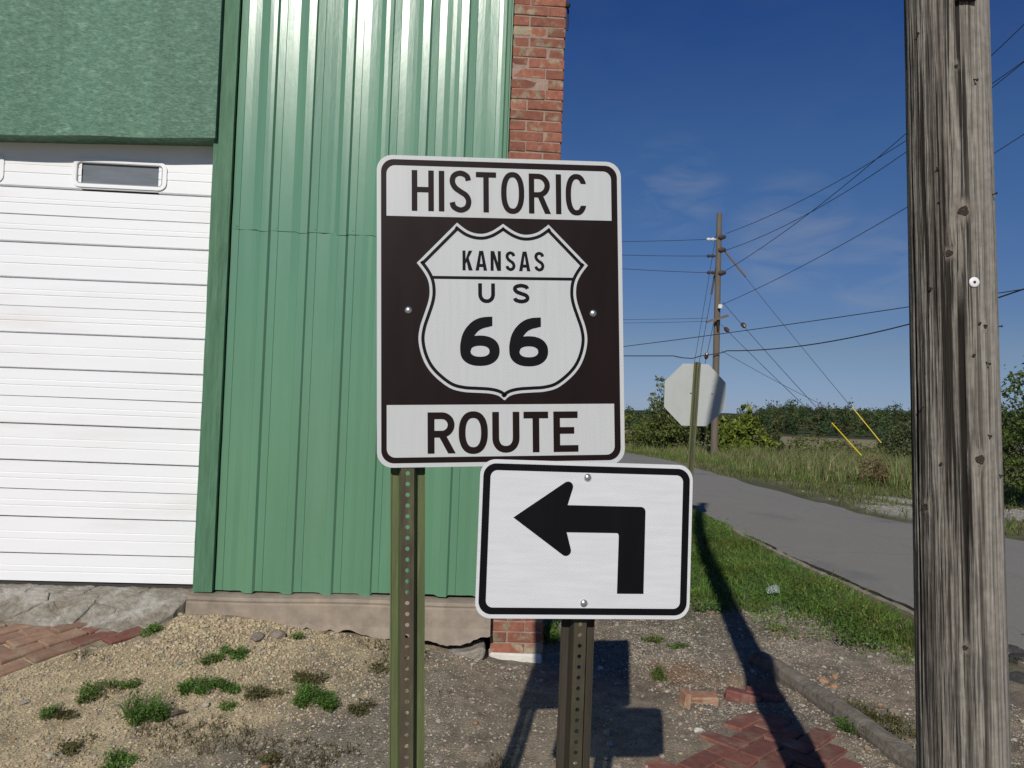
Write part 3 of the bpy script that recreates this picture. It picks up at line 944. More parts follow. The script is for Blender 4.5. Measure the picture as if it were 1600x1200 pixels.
# right: herringbone patch by the kerb
cells = []
L_, B_ = .2, .1
for i in range(-9, 10):
    for j in range(-9, 10):
        # classic 2:1 herringbone lattice
        u = (i * .113 + j * .226); v = (i * .113 - j * .226)
        cells.append((u + .113, v + .0565, 0)); cells.append((u + .0565, v + .226, math.pi / 2))
ang = math.radians(44)
O = (1.2, 3.55)
keep = []; seen = set()
for (u, v, r) in cells:
    x = O[0] + u * math.cos(ang) - v * math.sin(ang); y = O[1] + u * math.sin(ang) + v * math.cos(ang)
    key = (round(x, 3), round(y, 3))
    if key in seen: continue
    seen.add(key)
    hi = np.interp(x, [.55, .7, .85, 1.05, 1.25, 1.45, 1.6, 1.7], [3.35, 3.47, 3.62, 3.85, 4.12, 4.3, 3.95, 3.5])
    if .5 < x < 1.66 and 2.75 < y < hi - .05 and x < 1.72 - .07 * (4.3 - y): keep.append((u, v, r))
pave('brick_pavement', 'red herringbone brick patch in the shadow beside the kerb', O, ang, keep, M['paver_red'], M['paver_red'], lambda x, y: 0, -.016, .226, .113)

# worn kerb
kp = [(1.64, 4.95), (1.72, 4.7), (1.78, 4.4), (1.82, 4.1), (1.86, 3.8), (1.9, 3.5), (1.95, 3.1), (2.0, 2.6)]
ks = np.linspace(4.98, 2.5, 90)
prof = [(-.066, -.12), (-.064, .03), (-.052, .068), (-.02, .085), (.02, .083), (.052, .06), (.066, .01), (.066, -.12)]
V = []
for y in ks:
    x = float(np.interp(-y, [-p[1] for p in kp], [p[0] for p in kp]))
    for q, (a, b) in enumerate(prof):
        nz = float(fbm(np.array(y * 6), np.array(q * .7), 91)); nz2 = float(fbm(np.array(y * 22), np.array(q * 1.7), 92))
        taper = min(1, (4.99 - y) / .06)
        V.append((x + a * (1 + .25 * nz), y, float(hgt(np.array(x), np.array(y), False)) + b * taper + .018 * nz + .012 * nz2))
n = len(prof); R = len(ks); ii = np.arange(n * R).reshape(R, n)
F = np.stack([ii[:-1, :-1], ii[:-1, 1:], ii[1:, 1:], ii[1:, :-1]], -1).reshape(-1, 4)
kerb = link('kerb', mesh_np('kerb', V, [F, np.array([list(ii[0])])]), M['kerb'])
tag(kerb, 'worn dark stone kerb running towards the viewer beside the red bricks', 'kerb', kind='structure')

# ================================================================== ROAD SIGN: two posts, two plates
sign = empty('road_sign', (-.03, 1.9, 0))
tag(sign, 'brown and white HISTORIC ROUTE 66 sign with left-turn arrow plate on two steel posts', 'road sign')


def place(o, Mx, parent):
    o.parent = parent
    o.matrix_parent_inverse = parent.matrix_basis.inverted()
    o.matrix_basis = Mx


def sign_post(top, bottom, yaw, mats, z_hole0=-.0):
    """U-channel with its web to the front and a row of punched holes"""
    top = Vector(top); bottom = Vector(bottom); Lz = (top - bottom).length
    zax = (top - bottom).normalized(); xax = Vector((math.cos(yaw), math.sin(yaw), 0)); xax = (xax - zax * xax.dot(zax)).normalized(); yax = zax.cross(xax)
    mb = MB()
    wv, d, fi, fo = .0155, .030, .0225, .0405
    t = .003
    # flanges and sides as thick strips
    strips = [((-fo, 0), (-fi, 0)), ((-fi, 0), (-wv, -d)), ((wv, -d), (fi, 0)), ((fi, 0), (fo, 0))]
    for si, (a, b) in enumerate(strips):
        e = Vector((b[0] - a[0], b[1] - a[1])); nn = Vector((-e.y, e.x)).normalized() * t
        vs = [(a[0], a[1], 0), (b[0], b[1], 0), (b[0] + nn.x, b[1] + nn.y, 0), (a[0] + nn.x, a[1] + nn.y, 0)]
        vs += [(v[0], v[1], Lz) for v in vs]
        mb.add(vs, [(0, 1, 5, 4), (1, 2, 6, 5), (2, 3, 7, 6), (3, 0, 4, 7), (0, 3, 2, 1), (4, 5, 6, 7)], 0)
    # rolled lips on the flange edges
    for sg in (-1, 1): mb.box((sg * fo - .0015, -.003, 0), (sg * fo + .0015, .0045, Lz), 0)
    # web, cell by cell round each hole
    ph = .0258; nh = int(Lz / ph); r = .0052
    for k in range(nh):
        zc = Lz - (k + .5) * ph
        vs = []; 
        out = []
        for q in range(16):
            a = 2 * math.pi * q / 16; c, s_ = math.cos(a), math.sin(a)
            kx = wv / max(abs(c), 1e-6); kz = (ph / 2) / max(abs(s_), 1e-6); m_ = min(kx, kz)
            out.append((c * m_, s_ * m_)); 
        for y in (-d, -d + t):
            vs += [(p[0], y, zc + p[1]) for p in out]
            vs += [(r * math.cos(2 * math.pi * q / 16), y, zc + r * math.sin(2 * math.pi * q / 16)) for q in range(16)]
        fs = []
        for q in range(16):
            p = (q + 1) % 16
            fs += [(q, p, 16 + p, 16 + q), (32 + q, 48 + q, 48 + p, 32 + p), (16 + q, 16 + p, 48 + p, 48 + q)]
        # fill the corners so the cell is a full rectangle
        mb.add(vs, fs, 1)
        for sx_ in (-1, 1):
            for sz_ in (-1, 1):
                best = sorted(range(16), key=lambda q: -(out[q][0] * sx_ / wv + out[q][1] * sz_ / (ph / 2)))[:2]
                for y in (-d, -d + t):
                    mb.add([(out[best[0]][0], y, zc + out[best[0]][1]), (out[best[1]][0], y, zc + out[best[1]][1]), (sx_ * wv, y, zc + sz_ * ph / 2)], [(0, 1, 2)], 1)
    o = mb.build('post', mats, None)
    Mx = Matrix(((xax.x, yax.x, zax.x, bottom.x), (xax.y, yax.y, zax.y, bottom.y), (xax.z, yax.z, zax.z, bottom.z), (0, 0, 0, 1)))
    return o, Mx


BIG = Matrix(((.9921, -.1165, -.0461, -.0311), (.1174, .9929, .0187, 1.8884), (.0436, -.024, .9988, 1.825), (0, 0, 0, 1)))
ARW = Matrix(((.9926, -.1218, -.0007, .1977), (.1218, .9923, .0243, 1.9018), (-.0023, -.0242, .9997, 1.2682), (0, 0, 0, 1)))
vv = Vector((.1977, 1.9018, 1.2682 - EYE)) * -.0065
ARW = Matrix.Translation(vv) @ ARW


def on(Mx, x, y, z): return Mx @ Vector((x, y, z))


p1 = on(BIG, -.229, .034, 0)
d1 = Vector((-.040, .022, 1)).normalized()
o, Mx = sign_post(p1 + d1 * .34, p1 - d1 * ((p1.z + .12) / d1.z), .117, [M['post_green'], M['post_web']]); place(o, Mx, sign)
p2 = on(ARW, -.0015, .054, 0)
d2 = Vector((.003, .0225, 1)).normalized()
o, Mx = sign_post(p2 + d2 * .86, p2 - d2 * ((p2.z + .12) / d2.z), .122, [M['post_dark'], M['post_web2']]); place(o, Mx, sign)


# ---- lettering: constant-width strokes in the plate's x-z plane
def miter(pts, w, closed=False):
    n = len(pts); Lp, Rp = [], []
    for i in range(n):
        p = Vector(pts[i])
        a = Vector(pts[i - 1]) if (i > 0 or closed) else None
        b = Vector(pts[(i + 1) % n]) if (i < n - 1 or closed) else None
        d0 = (p - a).normalized() if a is not None else None; d1_ = (b - p).normalized() if b is not None else None
        if d0 is None: nn = Vector((-d1_.y, d1_.x)); k = 1
        elif d1_ is None: nn = Vector((-d0.y, d0.x)); k = 1
        else:
            nn = Vector((-d0.y - d1_.y, d0.x + d1_.x)).normalized(); k = 1 / max(.35, nn.dot(Vector((-d1_.y, d1_.x))))
        Lp.append(p + nn * w / 2 * k); Rp.append(p - nn * w / 2 * k)
    return Lp, Rp


def stroke(mb, pts, w, y, closed=False, ends=None):
    Lp, Rp = miter(pts, w, closed); n = len(pts)
    if ends:            # cut the ends on a given line: ('h', z) or ('v', x)
        for e, i in ((ends[0], 0), (ends[1], n - 1)):
            if not e: continue
            for A in (Lp, Rp):
                if e[0] == 'h': A[i] = Vector((A[i].x, e[1]))
                else: A[i] = Vector((e[1], A[i].y))
    vs = [(p.x, y, p.y) for p in Lp] + [(p.x, y, p.y) for p in Rp]
    fs = [(i, (i + 1) % n, n + (i + 1) % n, n + i) for i in range(n if closed else n - 1)]
    mb.add(vs, fs)


def arc(cx, cz, rx, rz, a0, a1, n=14, e=2.0):
    out = []
    for i in range(n + 1):
        a = math.radians(a0 + (a1 - a0) * i / n); c, s_ = math.cos(a), math.sin(a)
        out.append((cx + rx * math.copysign(abs(c) ** (2 / e), c), cz + rz * math.copysign(abs(s_) ** (2 / e), s_)))
    return out


def catmull(P, n=8):
    P = [P[0]] + list(P) + [P[-1]]; out = []
    for i in range(1, len(P) - 2):
        for j in range(n):
            t = j / n; a, b, c, d = (np.array(q, float) for q in P[i - 1:i + 3])
            out.append(tuple(.5 * (2 * b + (c - a) * t + (2 * a - 5 * b + 4 * c - d) * t * t + (3 * b - a - 3 * c + d) * t ** 3)))
    return out + [tuple(P[-2])]


def letter(ch, x0, z0, x1, z1, t, y, m, parent):
    mb = MB(); w, h = x1 - x0, z1 - z0; hf = t / 2; e = .00006
    S = lambda pts, k=0, **kw: stroke(mb, pts, t, y - k * e, **kw)
    if ch == 'I': S([((x0 + x1) / 2, z0), ((x0 + x1) / 2, z1)])
    elif ch == 'H':
        S([(x0 + hf, z0), (x0 + hf, z1)]); S([(x1 - hf, z0), (x1 - hf, z1)]); S([(x0 + t, z0 + h * .525), (x1 - t, z0 + h * .525)])
    elif ch == 'T':
        c = (x0 + x1) / 2; S([(x0, z1 - hf), (x1, z1 - hf)]); S([(c, z0), (c, z1 - t)])
    elif ch == 'E':
        S([(x0 + hf, z0), (x0 + hf, z1)])
        for zz, xx in ((z1 - hf, x1 - w * .02), (z0 + h * .53, x1 - w * .16), (z0 + hf, x1)): S([(x0 + t, zz), (xx, zz)])
    elif ch == 'O':
        c, cz = (x0 + x1) / 2, (z0 + z1) / 2; S(arc(c, cz, w / 2 - hf, h / 2 - hf, 0, 360, 47, 2.35)[:-1], closed=True)
    elif ch == 'C':
        c, cz = (x0 + x1) / 2, (z0 + z1) / 2
        p = arc(c, cz, w / 2 - hf, h / 2 - hf, 33, 327, 44, 2.35); S(p, ends=(('h', cz + h * .26), ('h', cz - h * .26)))
    elif ch == 'U':
        r = w / 2 - hf; c = (x0 + x1) / 2; rz = min(r * 1.15, h * .5)
        S([(x0 + hf, z1)] + arc(c, z0 + hf + rz, r, rz, 180, 360, 20, 2.2) + [(x1 - hf, z1)])
    elif ch == 'R':
        zm = z0 + h * .47; r = (z1 - hf - zm) / 2; xr = x1 - hf - w * .03
        S([(x0 + hf, z0), (x0 + hf, z1)])
        S([(x0 + t, z1 - hf)] + arc(xr - r, zm + r, r, r, 90, -90, 16) + [(x0 + t, zm)], 1)
        a, b = (x0 + w * .50, zm - hf + .0005), (x1 - t * .6, z0)
        dx = t * 1.10; mb.add([(a[0] - dx / 2, y - 2 * e, zm), (a[0] + dx / 2, y - 2 * e, zm), (x1 + w * .01, y - 2 * e, z0), (x1 - dx + w * .01, y - 2 * e, z0)], [(0, 1, 2, 3)])
    elif ch == 'K':
        S([(x0 + hf, z0), (x0 + hf, z1)])
        dx = t * 1.25
        mb.add([(x0 + t * .9, y - e, z0 + h * .30), (x0 + t * .9, y - e, z0 + h * .52), (x1 - dx, y - e, z1), (x1, y - e, z1)], [(0, 1, 2, 3)])
        mb.add([(x0 + w * .38, y - 2 * e, z0 + h * .50), (x0 + w * .62, y - 2 * e, z0 + h * .64), (x1 + .0005, y - 2 * e, z0), (x1 - dx, y - 2 * e, z0)], [(0, 1, 2, 3)])
    elif ch == 'A':
        c = (x0 + x1) / 2; dx = t * 1.12; tw = t * .65
        mb.add([(x0, y, z0), (x0 + dx, y, z0), (c + tw * .15, y, z1 - t * .6), (c + tw, y, z1), (c - tw, y, z1)], [(0, 1, 2, 3, 4)])
        mb.add([(x1 - dx, y - e, z0), (x1, y - e, z0), (c + tw, y - e, z1), (c - tw * .15, y - e, z1 - t * .6)], [(0, 1, 2, 3)])
        zb = z0 + h * .26; f0 = .26
        mb.add([(x0 + w * .5 * f0, y - 2 * e, zb - hf), (x1 - w * .5 * f0, y - 2 * e, zb - hf), (x1 - w * .5 * (f0 + .1), y - 2 * e, zb + hf), (x0 + w * .5 * (f0 + .1), y - 2 * e, zb + hf)], [(0, 1, 2, 3)])
    elif ch == 'N':
        S([(x0 + hf, z0), (x0 + hf, z1)]); S([(x1 - hf, z0), (x1 - hf, z1)])
        mb.add([(x0 + t * .2, y - e, z1), (x0 + t * 1.2, y - e, z1), (x1 - t * .2, y - e, z0), (x1 - t * 1.2, y - e, z0)], [(0, 1, 2, 3)])
    elif ch == 'S':
        c = (x0 + x1) / 2; r = w / 2 - hf
        q = h - t
        P = [(x1 - hf - w * .01, z0 + hf + q * .80), (x1 - hf - w * .09, z0 + hf + q * .93), (c, z1 - hf), (x0 + hf + w * .09, z0 + hf + q * .93), (x0 + hf + w * .01, z0 + hf + q * .77), (x0 + hf + w * .13, z0 + hf + q * .61),
             (c, z0 + hf + q * .50), (x1 - hf - w * .12, z0 + hf + q * .40), (x1 - hf, z0 + hf + q * .24), (x1 - hf - w * .09, z0 + hf + q * .07), (c, z0 + hf), (x0 + hf + w * .08, z0 + hf + q * .08), (x0 + hf, z0 + hf + q * .21)]
        S(catmull(P, 6))
    o = mb.build('letter', m, None)
    return o


def plate_part(mb, name, m, Mx, parent_obj, smooth=False):
    o = mb.build(name, m, parent_obj, smooth)
    return o


def bolt(parent, x, z, y0):
    mb = MB()
    mb.lathe((x, y0, z), (0, -1, 0), [(.0095, 0), (.0095, .0012), (.0075, .0035), (.0045, .0052), (.0012, .0058)], 18)
    mb.build('bolt', M['bolt'], parent, True)


# ---- large plate, 24 x 30 in
plate = MB(); plate.prism(rrect(0, 0, .6096, .762, .038, 10), 0, .002)
plate = plate.build('route_plate', M['s_white'], None); place(plate, BIG, sign)
mb = MB(); mb.poly(rrect(0, 0, .589, .7415, .031, 10), -.0003); mb.build('brown_field', M['s_brown'], plate)
cx_ = -.0012
r_in = .021
def panel(zt, zb, roundtop):
    pts = []
    w2 = .2802
    for i in range(9):
        a = math.radians(90 * i / 8)
        pts.append((w2 - r_in + r_in * math.cos(a), r_in * math.sin(a)))
    pts += [(-x, z_) for x, z_ in pts[::-1]]
    if roundtop: return [(x + cx_, zt - r_in + z_) for x, z_ in pts] + [(-w2 + cx_, zb), (w2 + cx_, zb)]
    return [(x + cx_, zb + r_in - z_) for x, z_ in pts][::-1] + [(w2 + cx_, zt), (-w2 + cx_, zt)][::1]
mb = MB(); mb.poly(panel(.3555, .2305, True), -.0006); mb.build('white_panel', M['s_white'], plate)
pb = panel(-.2305, -.357, False)
mb = MB(); mb.poly(pb, -.0006); mb.build('white_panel', M['s_white'], plate)
# shield outline, symmetric
half = [(4, 216.5), (33, 197.5), (60, 190.3), (90, 197), (118, 217), (216.5, 116), (199.5, 93.5), (188.6, 71), (185.6, 45), (189, 21.2), (198, -6.5), (209, -40), (213, -72), (206.5, -107.8), (191.5, -140.5), (168, -167.2), (136, -190.5), (104, -199.4), (72.8, -201.6), (41.3, -203.7), (18.7, -209.3), (4.5, -220.6)]
pts = []
segs = [half[0:3], half[2:5], half[4:6], half[5:22]]
R_ = catmull(half[0:5], 6)[:-1] + [half[4]] + catmull(half[5:22], 5)
# right side then mirrored left side about x = 4
sh = [(p[0] / 1000, p[1] / 1000) for p in R_]
shield = sh[:-1] + [sh[-1]] + [(.008 - x, z_) for x, z_ in sh[::-1][1:-1]]


def inset(P, d):
    out = []; n = len(P)
    area = sum(P[i][0] * P[(i + 1) % n][1] - P[(i + 1) % n][0] * P[i][1] for i in range(n)); sg = 1 if area > 0 else -1
    for i in range(n):
        a, p, b = Vector(P[i - 1]), Vector(P[i]), Vector(P[(i + 1) % n])
        d0, d1_ = (p - a).normalized(), (b - p).normalized()
        nn = Vector((-d0.y - d1_.y, d0.x + d1_.x)).normalized() * sg
        k = 1 / max(.55, nn.dot(Vector((-d1_.y, d1_.x)) * sg))
        q = p + nn * d * k; out.append((q.x, q.y))
    return out


sh_b = inset(shield, .0068); sh_w = inset(shield, .0148)
mb = MB(); mb.poly(shield, -.0006); mb.build('shield', M['s_white'], plate)
mb = MB(); ring(mb, sh_b, sh_w, -.0009); mb.build('shield_line', M['s_black'], plate)
mb = MB(); stroke(mb, [(-.172, .0808), (.180, .0808)], .0075, -.0008); mb.build('shield_bar', M['s_black'], plate)
LY = -.0009
for ch, a, b in (('H', -.2204, -.1664), ('I', -.1545, -.1406), ('S', -.1284, -.0742), ('T', -.063, -.0126), ('O', -.0006, .0575), ('R', .069, .1240), ('I', .1371, .1510), ('C', .1621, .2175)):
    ex = .0022 if ch in 'SOC' else 0
    o = letter(ch, a, .2438 - ex, b, .3450 + ex, .0137, LY, M['s_brown'], plate); o.parent = plate
for ch, a, b in (('K', -.0972, -.0725), ('A', -.0653, -.0365), ('N', -.028, -.0022), ('S', .0091, .0339), ('A', .0427, .0712), ('S', .0811, .1063)):
    o = letter(ch, a, .0990, b, .1482, .0077, LY, M['s_black'], plate); o.parent = plate
o = letter('U', -.0590, .0187, -.0175, .0677, .0095, LY, M['s_black'], plate); o.parent = plate
o = letter('S', .0268, .0187, .0682, .0677, .0095, LY, M['s_black'], plate); o.parent = plate
for ch, a, b in (('R', -.1838, -.1165), ('O', -.1086, -.0374), ('U', -.0266, .0405), ('T', .0506, .112), ('E', .1248, .1872)):
    ex = .002 if ch in 'O' else 0
    o = letter(ch, a, -.3488 - ex, b, -.2488 + ex, .0167, LY, M['s_brown'], plate); o.parent = plate


def six(x0, zb, w=.097, h=.1217):
    mb = MB(); cxs = x0 + w / 2; t = .0245
    cz = zb + .0375
    n = 40
    o_ = arc(cxs, cz, w / 2, .0375, 0, 360, n, 2.25)[:-1]; i_ = arc(cxs + .0003, zb + .0362, .0232, .0134, 0, 360, n, 2.3)[:-1]
    ring(mb, o_, i_, LY)
    # tail: outer edge rises from the left of the bowl to the vertical cut, inner edge runs back to the bowl's top
    oe = [(x0, cz), (x0 + .0004, cz + .016), (x0 + .006, cz + .040), (x0 + .018, cz + .060), (x0 + .036, cz + .0755), (x0 + .056, cz + .0825), (x0 + .0795, zb + h)]
    ie = [(x0 + .027, cz + .001), (x0 + .0275, cz + .018), (x0 + .033, cz + .0335), (x0 + .044, cz + .0475), (x0 + .055, cz + .0545), (x0 + .066, cz + .0575), (x0 + .0795, zb + h - .0232)]
    oe = catmull(oe, 6); ie = catmull(ie, 6); m_ = len(oe)
    mb.add([(p[0], LY - .0001, p[1]) for p in oe] + [(p[0], LY - .0001, p[1]) for p in ie], [(i, i + 1, m_ + i + 1, m_ + i) for i in range(m_ - 1)])
    mb.build('numeral', M['s_black'], plate)


six(-.1040, -.1362); six(.0167, -.1374)
bolt(plate, -.2289, -.0006, -.0003); bolt(plate, .2286, -.0047, -.0003)

# ---- arrow plate, 21 x 15 in
ap_ = MB(); ap_.prism(rrect(0, 0, .5334, .381, .038, 10), 0, .002)
ap_ = ap_.build('arrow_plate', M['s_white_arrow'], None); place(ap_, ARW, sign)
mb = MB(); ring(mb, rrect(0, 0, .5180, .3615, .031, 10), rrect(0, 0, .4830, .3290, .017, 10), -.0004); mb.build('black_border', M['s_black'], ap_)
A = [(-.1823, .0514)]
def fillet(c, r, a0, a1, n=7): return [(c[0] + r * math.cos(math.radians(a0 + (a1 - a0) * i / n)), c[1] + r * math.sin(math.radians(a0 + (a1 - a0) * i / n))) for i in range(n + 1)]
A += fillet((-.0500, .1290), .0128, 122, -16) + [(-.0495, .0842)]
A += fillet((.1352, .0722), .0120, 90, 0, 5) + [(.1480, -.1288), (.0808, -.1290)]
A += [(.0810, .0091)] + fillet((.0752, .0130), .0055, 0, 90, 4) + [(-.0495, .0182)]
A += fillet((-.0500, -.0265), .0128, 16, -122)
mb = MB(); mb.poly(A, -.0004); mb.build('arrow', M['s_black'], ap_)
bolt(ap_, -.0017, .1527, -.0003); bolt(ap_, -.0012, -.1523, -.0003)

# ================================================================== STOP SIGN seen from behind
SD = 9.43
c = at(1086, 617, SD)
stop = empty('stop_sign', (c.x, c.y, H(c.x, c.y)))
tag(stop, 'plain grey back of an octagonal stop sign on a green steel post', 'road sign')
yaw = .05
R8 = .381 / math.cos(math.pi / 8)
oct_ = [(R8 * math.cos(math.radians(22.5 + 45 * i)), R8 * math.sin(math.radians(22.5 + 45 * i))) for i in range(8)]
bm_ = MB(); bm_.prism(oct_, 0, .003)
o = bm_.build('plate', M['alu_dull'], None)
Mx = Matrix.Translation(c) @ Matrix.Rotation(yaw, 4, 'Z') @ Matrix.Rotation(-.012, 4, 'Y') @ Matrix.Rotation(.02, 4, 'X')
place(o, Mx, stop)
mb = MB()
for z_ in (.02,):
    for x_ in (-.065, .2): mb.box((x_, -.012, z_), (x_ + .03, -.001, z_ + .012)); mb.lathe((x_ + .02, -.001, z_ + .006), (0, -1, 0), [(.012, 0), (.012, .008)], 8)
o = mb.build('bracket', M['alu'], None); place(o, Mx, stop)
tp = at(1090, 566, SD - .05); bt_ = at(1071, 850, SD - .05)
o, Mx = sign_post(tp, bt_ - (tp - bt_).normalized() * .15, .05, [M['post_green'], M['post_web']]); place(o, Mx, stop)

# ================================================================== NEAR UTILITY POLE
PD = 1.83
pm = at(1491, 600, PD)
plean = Vector((-.040, .012, 1)).normalized()
pb_ = pm - plean * ((pm.z + .25) / plean.z)
pole = empty('utility_pole', (pb_.x, pb_.y, 0))
tag(pole, 'weathered grey wooden utility pole with deep cracks, closest to the viewer', 'utility pole')


def pole_r(z): return .0935 - .0035 * (z - 1.8)


def pole_surface(px, py):
    """point on the pole's skin along a direction, and its outward normal"""
    r = ray(px, py).normalized(); o_ = Vector((0, 0, EYE)); t = 1.2
    for i in range(400):
        p = o_ + r * t; h_ = (p - pb_).dot(plean); ax = pb_ + plean * h_; dd = (p - ax).length - pole_r(h_)
        if dd < .0008: return p, (p - ax).normalized()
        t += max(dd * .7, .0005)
    return None, None


pq = Vector((0, 0, 1)).rotation_difference(plean)
na = 380
zs = np.concatenate([np.arange(0, 3.0, .011), np.arange(3.0, 7.5, .05)])
TH, ZZ = np.meshgrid(np.linspace(0, 2 * math.pi, na, endpoint=False), zs)
rad = pole_r(ZZ)
toC = math.atan2(-pm.y, -pm.x)
KN = ((1505, 330, .0115), (1483, 396, .008), (1531, 718, .0105), (1447, 792, .008), (1494, 104, .0045), (1539, 510, .005), (1508, 1012, .006))
u_ = TH + .12 * fbm(TH * 3.3, ZZ * .05, 103, 2) + .05 * fbm(np.cos(TH) * 1.5 + 5, ZZ * .8, 101, 3) + .012 * fbm(TH * 3, ZZ * 5, 108, 2)
kmask = np.zeros_like(TH)
for px, py, sz in KN:
    p, nr = pole_surface(px, py)
    lp = pq.inverted() @ (p - pb_); kz, kt = lp.z, math.atan2(lp.y, lp.x) % (2 * math.pi)
    dth = ((TH - kt + math.pi) % (2 * math.pi) - math.pi) * rad; dz_ = ZZ - kz
    # the grain parts round the knot
    u_ = u_ - np.sign(dth) * sz * .7 * np.exp(-np.abs(dth) / (1.8 * sz)) * np.exp(-(dz_ / (3.6 * sz)) ** 2) / rad
    kmask = np.maximum(kmask, np.exp(-((dth / (1.7 * sz)) ** 2 + (dz_ / (2.4 * sz)) ** 2) ** 2))


def wrapn(th, z, f, zf, seed, o=2):
    """noise round the pole: f cells round the circumference, zf per metre of height"""
    x = th / (2 * math.pi) * f
    a = fbm(x, z * zf, seed, o); b = fbm(x - f, z * zf, seed, o)
    w = (th / (2 * math.pi)) ** 8
    return a * (1 - w) + b * w


gA = wrapn(u_, ZZ, 95, .8, 111, 1); gB = wrapn(u_, ZZ, 170, 2.2, 131, 1); gC = wrapn(u_, ZZ, 62, .5, 151, 1); g4 = wrapn(u_, ZZ, 180, 7, 191, 1)
g3 = wrapn(u_, ZZ, 17, .55, 157)
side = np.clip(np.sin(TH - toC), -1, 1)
lf = 1 - .8 * sstep(.2, .75, side)                       # the side turned to the right is less split
line1 = sstep(-.06, -.2, gA + .08 * g4); line2 = sstep(-.1, -.3, gB); gash = sstep(-.29, -.36, gC + .06 * gB) * sstep(-.1, .05, wrapn(TH, ZZ, 12, 1.2, 205, 2))
pm_ = sstep(-.2, .12, wrapn(TH, ZZ, 16, 2.2, 201, 2))
ck = .6 * np.clip(line1 * (.12 + .88 * lf) * (.55 + .45 * pm_) + .6 * line2 * (.35 + .65 * lf), 0, 1) * (1 - kmask)
gash = gash * lf * (1 - kmask)
rr = rad - .0024 * ck - .008 * gash + .0012 * g3 + .0006 * g4 + .0022 * kmask
bow = .30 * np.clip((ZZ - 4.2) / 2.75, 0, 2) ** 2          # made-up bend of the unseen top, placing its shadow on the stop sign
PXv = rr * np.cos(TH) + bow; PYv = rr * np.sin(TH)
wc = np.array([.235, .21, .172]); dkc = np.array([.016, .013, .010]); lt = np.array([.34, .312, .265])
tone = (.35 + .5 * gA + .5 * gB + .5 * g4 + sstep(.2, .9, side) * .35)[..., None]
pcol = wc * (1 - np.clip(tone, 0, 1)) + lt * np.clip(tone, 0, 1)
pcol = pcol * (1 + .3 * wrapn(TH, ZZ, 7, 1.3, 171, 3))[..., None]
st_ = (sstep(.12, .3, wrapn(TH, ZZ, 22, .8, 181)) * .4)[..., None]; pcol = pcol * (1 - st_) + np.array([.12, .09, .07]) * st_
cm = np.clip(.9 * ck + gash, 0, 1)[..., None]; pcol = pcol * (1 - cm) + dkc * cm
km_ = (kmask * .45)[..., None]; pcol = pcol * (1 - km_) + np.array([.17, .135, .1]) * km_
ii = np.arange(TH.size).reshape(TH.shape)
F = np.stack([ii[:-1], np.roll(ii[:-1], -1, 1), np.roll(ii[1:], -1, 1), ii[1:]], -1).reshape(-1, 4)
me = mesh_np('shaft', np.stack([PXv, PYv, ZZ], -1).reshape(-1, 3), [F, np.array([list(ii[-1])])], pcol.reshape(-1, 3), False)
M['polewood'] = mat('weathered_pole_wood', (0, 0, 0), .92, .25, 45, 6, vcol=True)
at_ = me.attributes.new('split', 'FLOAT', 'POINT'); at_.data.foreach_set('value', ((.25 + .75 * lf) * (1 - .8 * kmask)).ravel().astype(np.float32))
# drying cracks: fine dark lines running up the shaft
N, L = M['polewood'].node_tree.nodes, M['polewood'].node_tree.links
bsd = N['Principled BSDF']; cur = bsd.inputs['Base Color'].links[0].from_socket
tcp = N.new('ShaderNodeTexCoord'); spl = N.new('ShaderNodeAttribute'); spl.attribute_name = 'split'
hsum = None
for sxy, sz_, lo, hi, dark_, det in ((88, 1.5, .405, .45, .95, 3), (190, 4.5, .37, .46, .7, 2), (330, 14, .36, .6, .35, 2)):
    mpp = N.new('ShaderNodeMapping'); mpp.inputs['Scale'].default_value = (sxy, sxy, sz_); L.new(tcp.outputs['Object'], mpp.inputs['Vector'])
    nn_ = N.new('ShaderNodeTexNoise'); nn_.inputs['Scale'].default_value = 1; nn_.inputs['Detail'].default_value = det; nn_.inputs['Roughness'].default_value = .5; L.new(mpp.outputs[0], nn_.inputs['Vector'])
    mr = N.new('ShaderNodeMapRange'); mr.inputs['From Min'].default_value = hi; mr.inputs['From Max'].default_value = lo; mr.inputs['To Max'].default_value = dark_; L.new(nn_.outputs['Fac'], mr.inputs['Value'])
    mu = N.new('ShaderNodeMath'); mu.operation = 'MULTIPLY'; L.new(mr.outputs[0], mu.inputs[0]); L.new(spl.outputs['Fac'], mu.inputs[1])
    mx_ = N.new('ShaderNodeMix'); mx_.data_type = 'RGBA'; mx_.inputs[7].default_value = (.02, .016, .012, 1); L.new(mu.outputs[0], mx_.inputs[0]); L.new(cur, mx_.inputs[6]); cur = mx_.outputs[2]
    if hsum is None: hsum = mu.outputs[0]
    else:
        ad = N.new('ShaderNodeMath'); ad.operation = 'ADD'; L.new(hsum, ad.inputs[0]); L.new(mu.outputs[0], ad.inputs[1]); hsum = ad.outputs[0]
L.new(cur, bsd.inputs['Base Color'])
bpp = N.new('ShaderNodeBump'); bpp.invert = True; bpp.inputs['Strength'].default_value = .8; bpp.inputs['Distance'].default_value = .004; L.new(hsum, bpp.inputs['Height']); L.new(bpp.outputs[0], bsd.inputs['Normal'])
o = link('shaft', me, M['polewood'])
place(o, Matrix.Translation(pb_) @ pq.to_matrix().to_4x4(), pole)
M['knot'] = mat('knot_wood', (.06, .045, .034), .9, .5, 160, bump=.8, bscale=250)
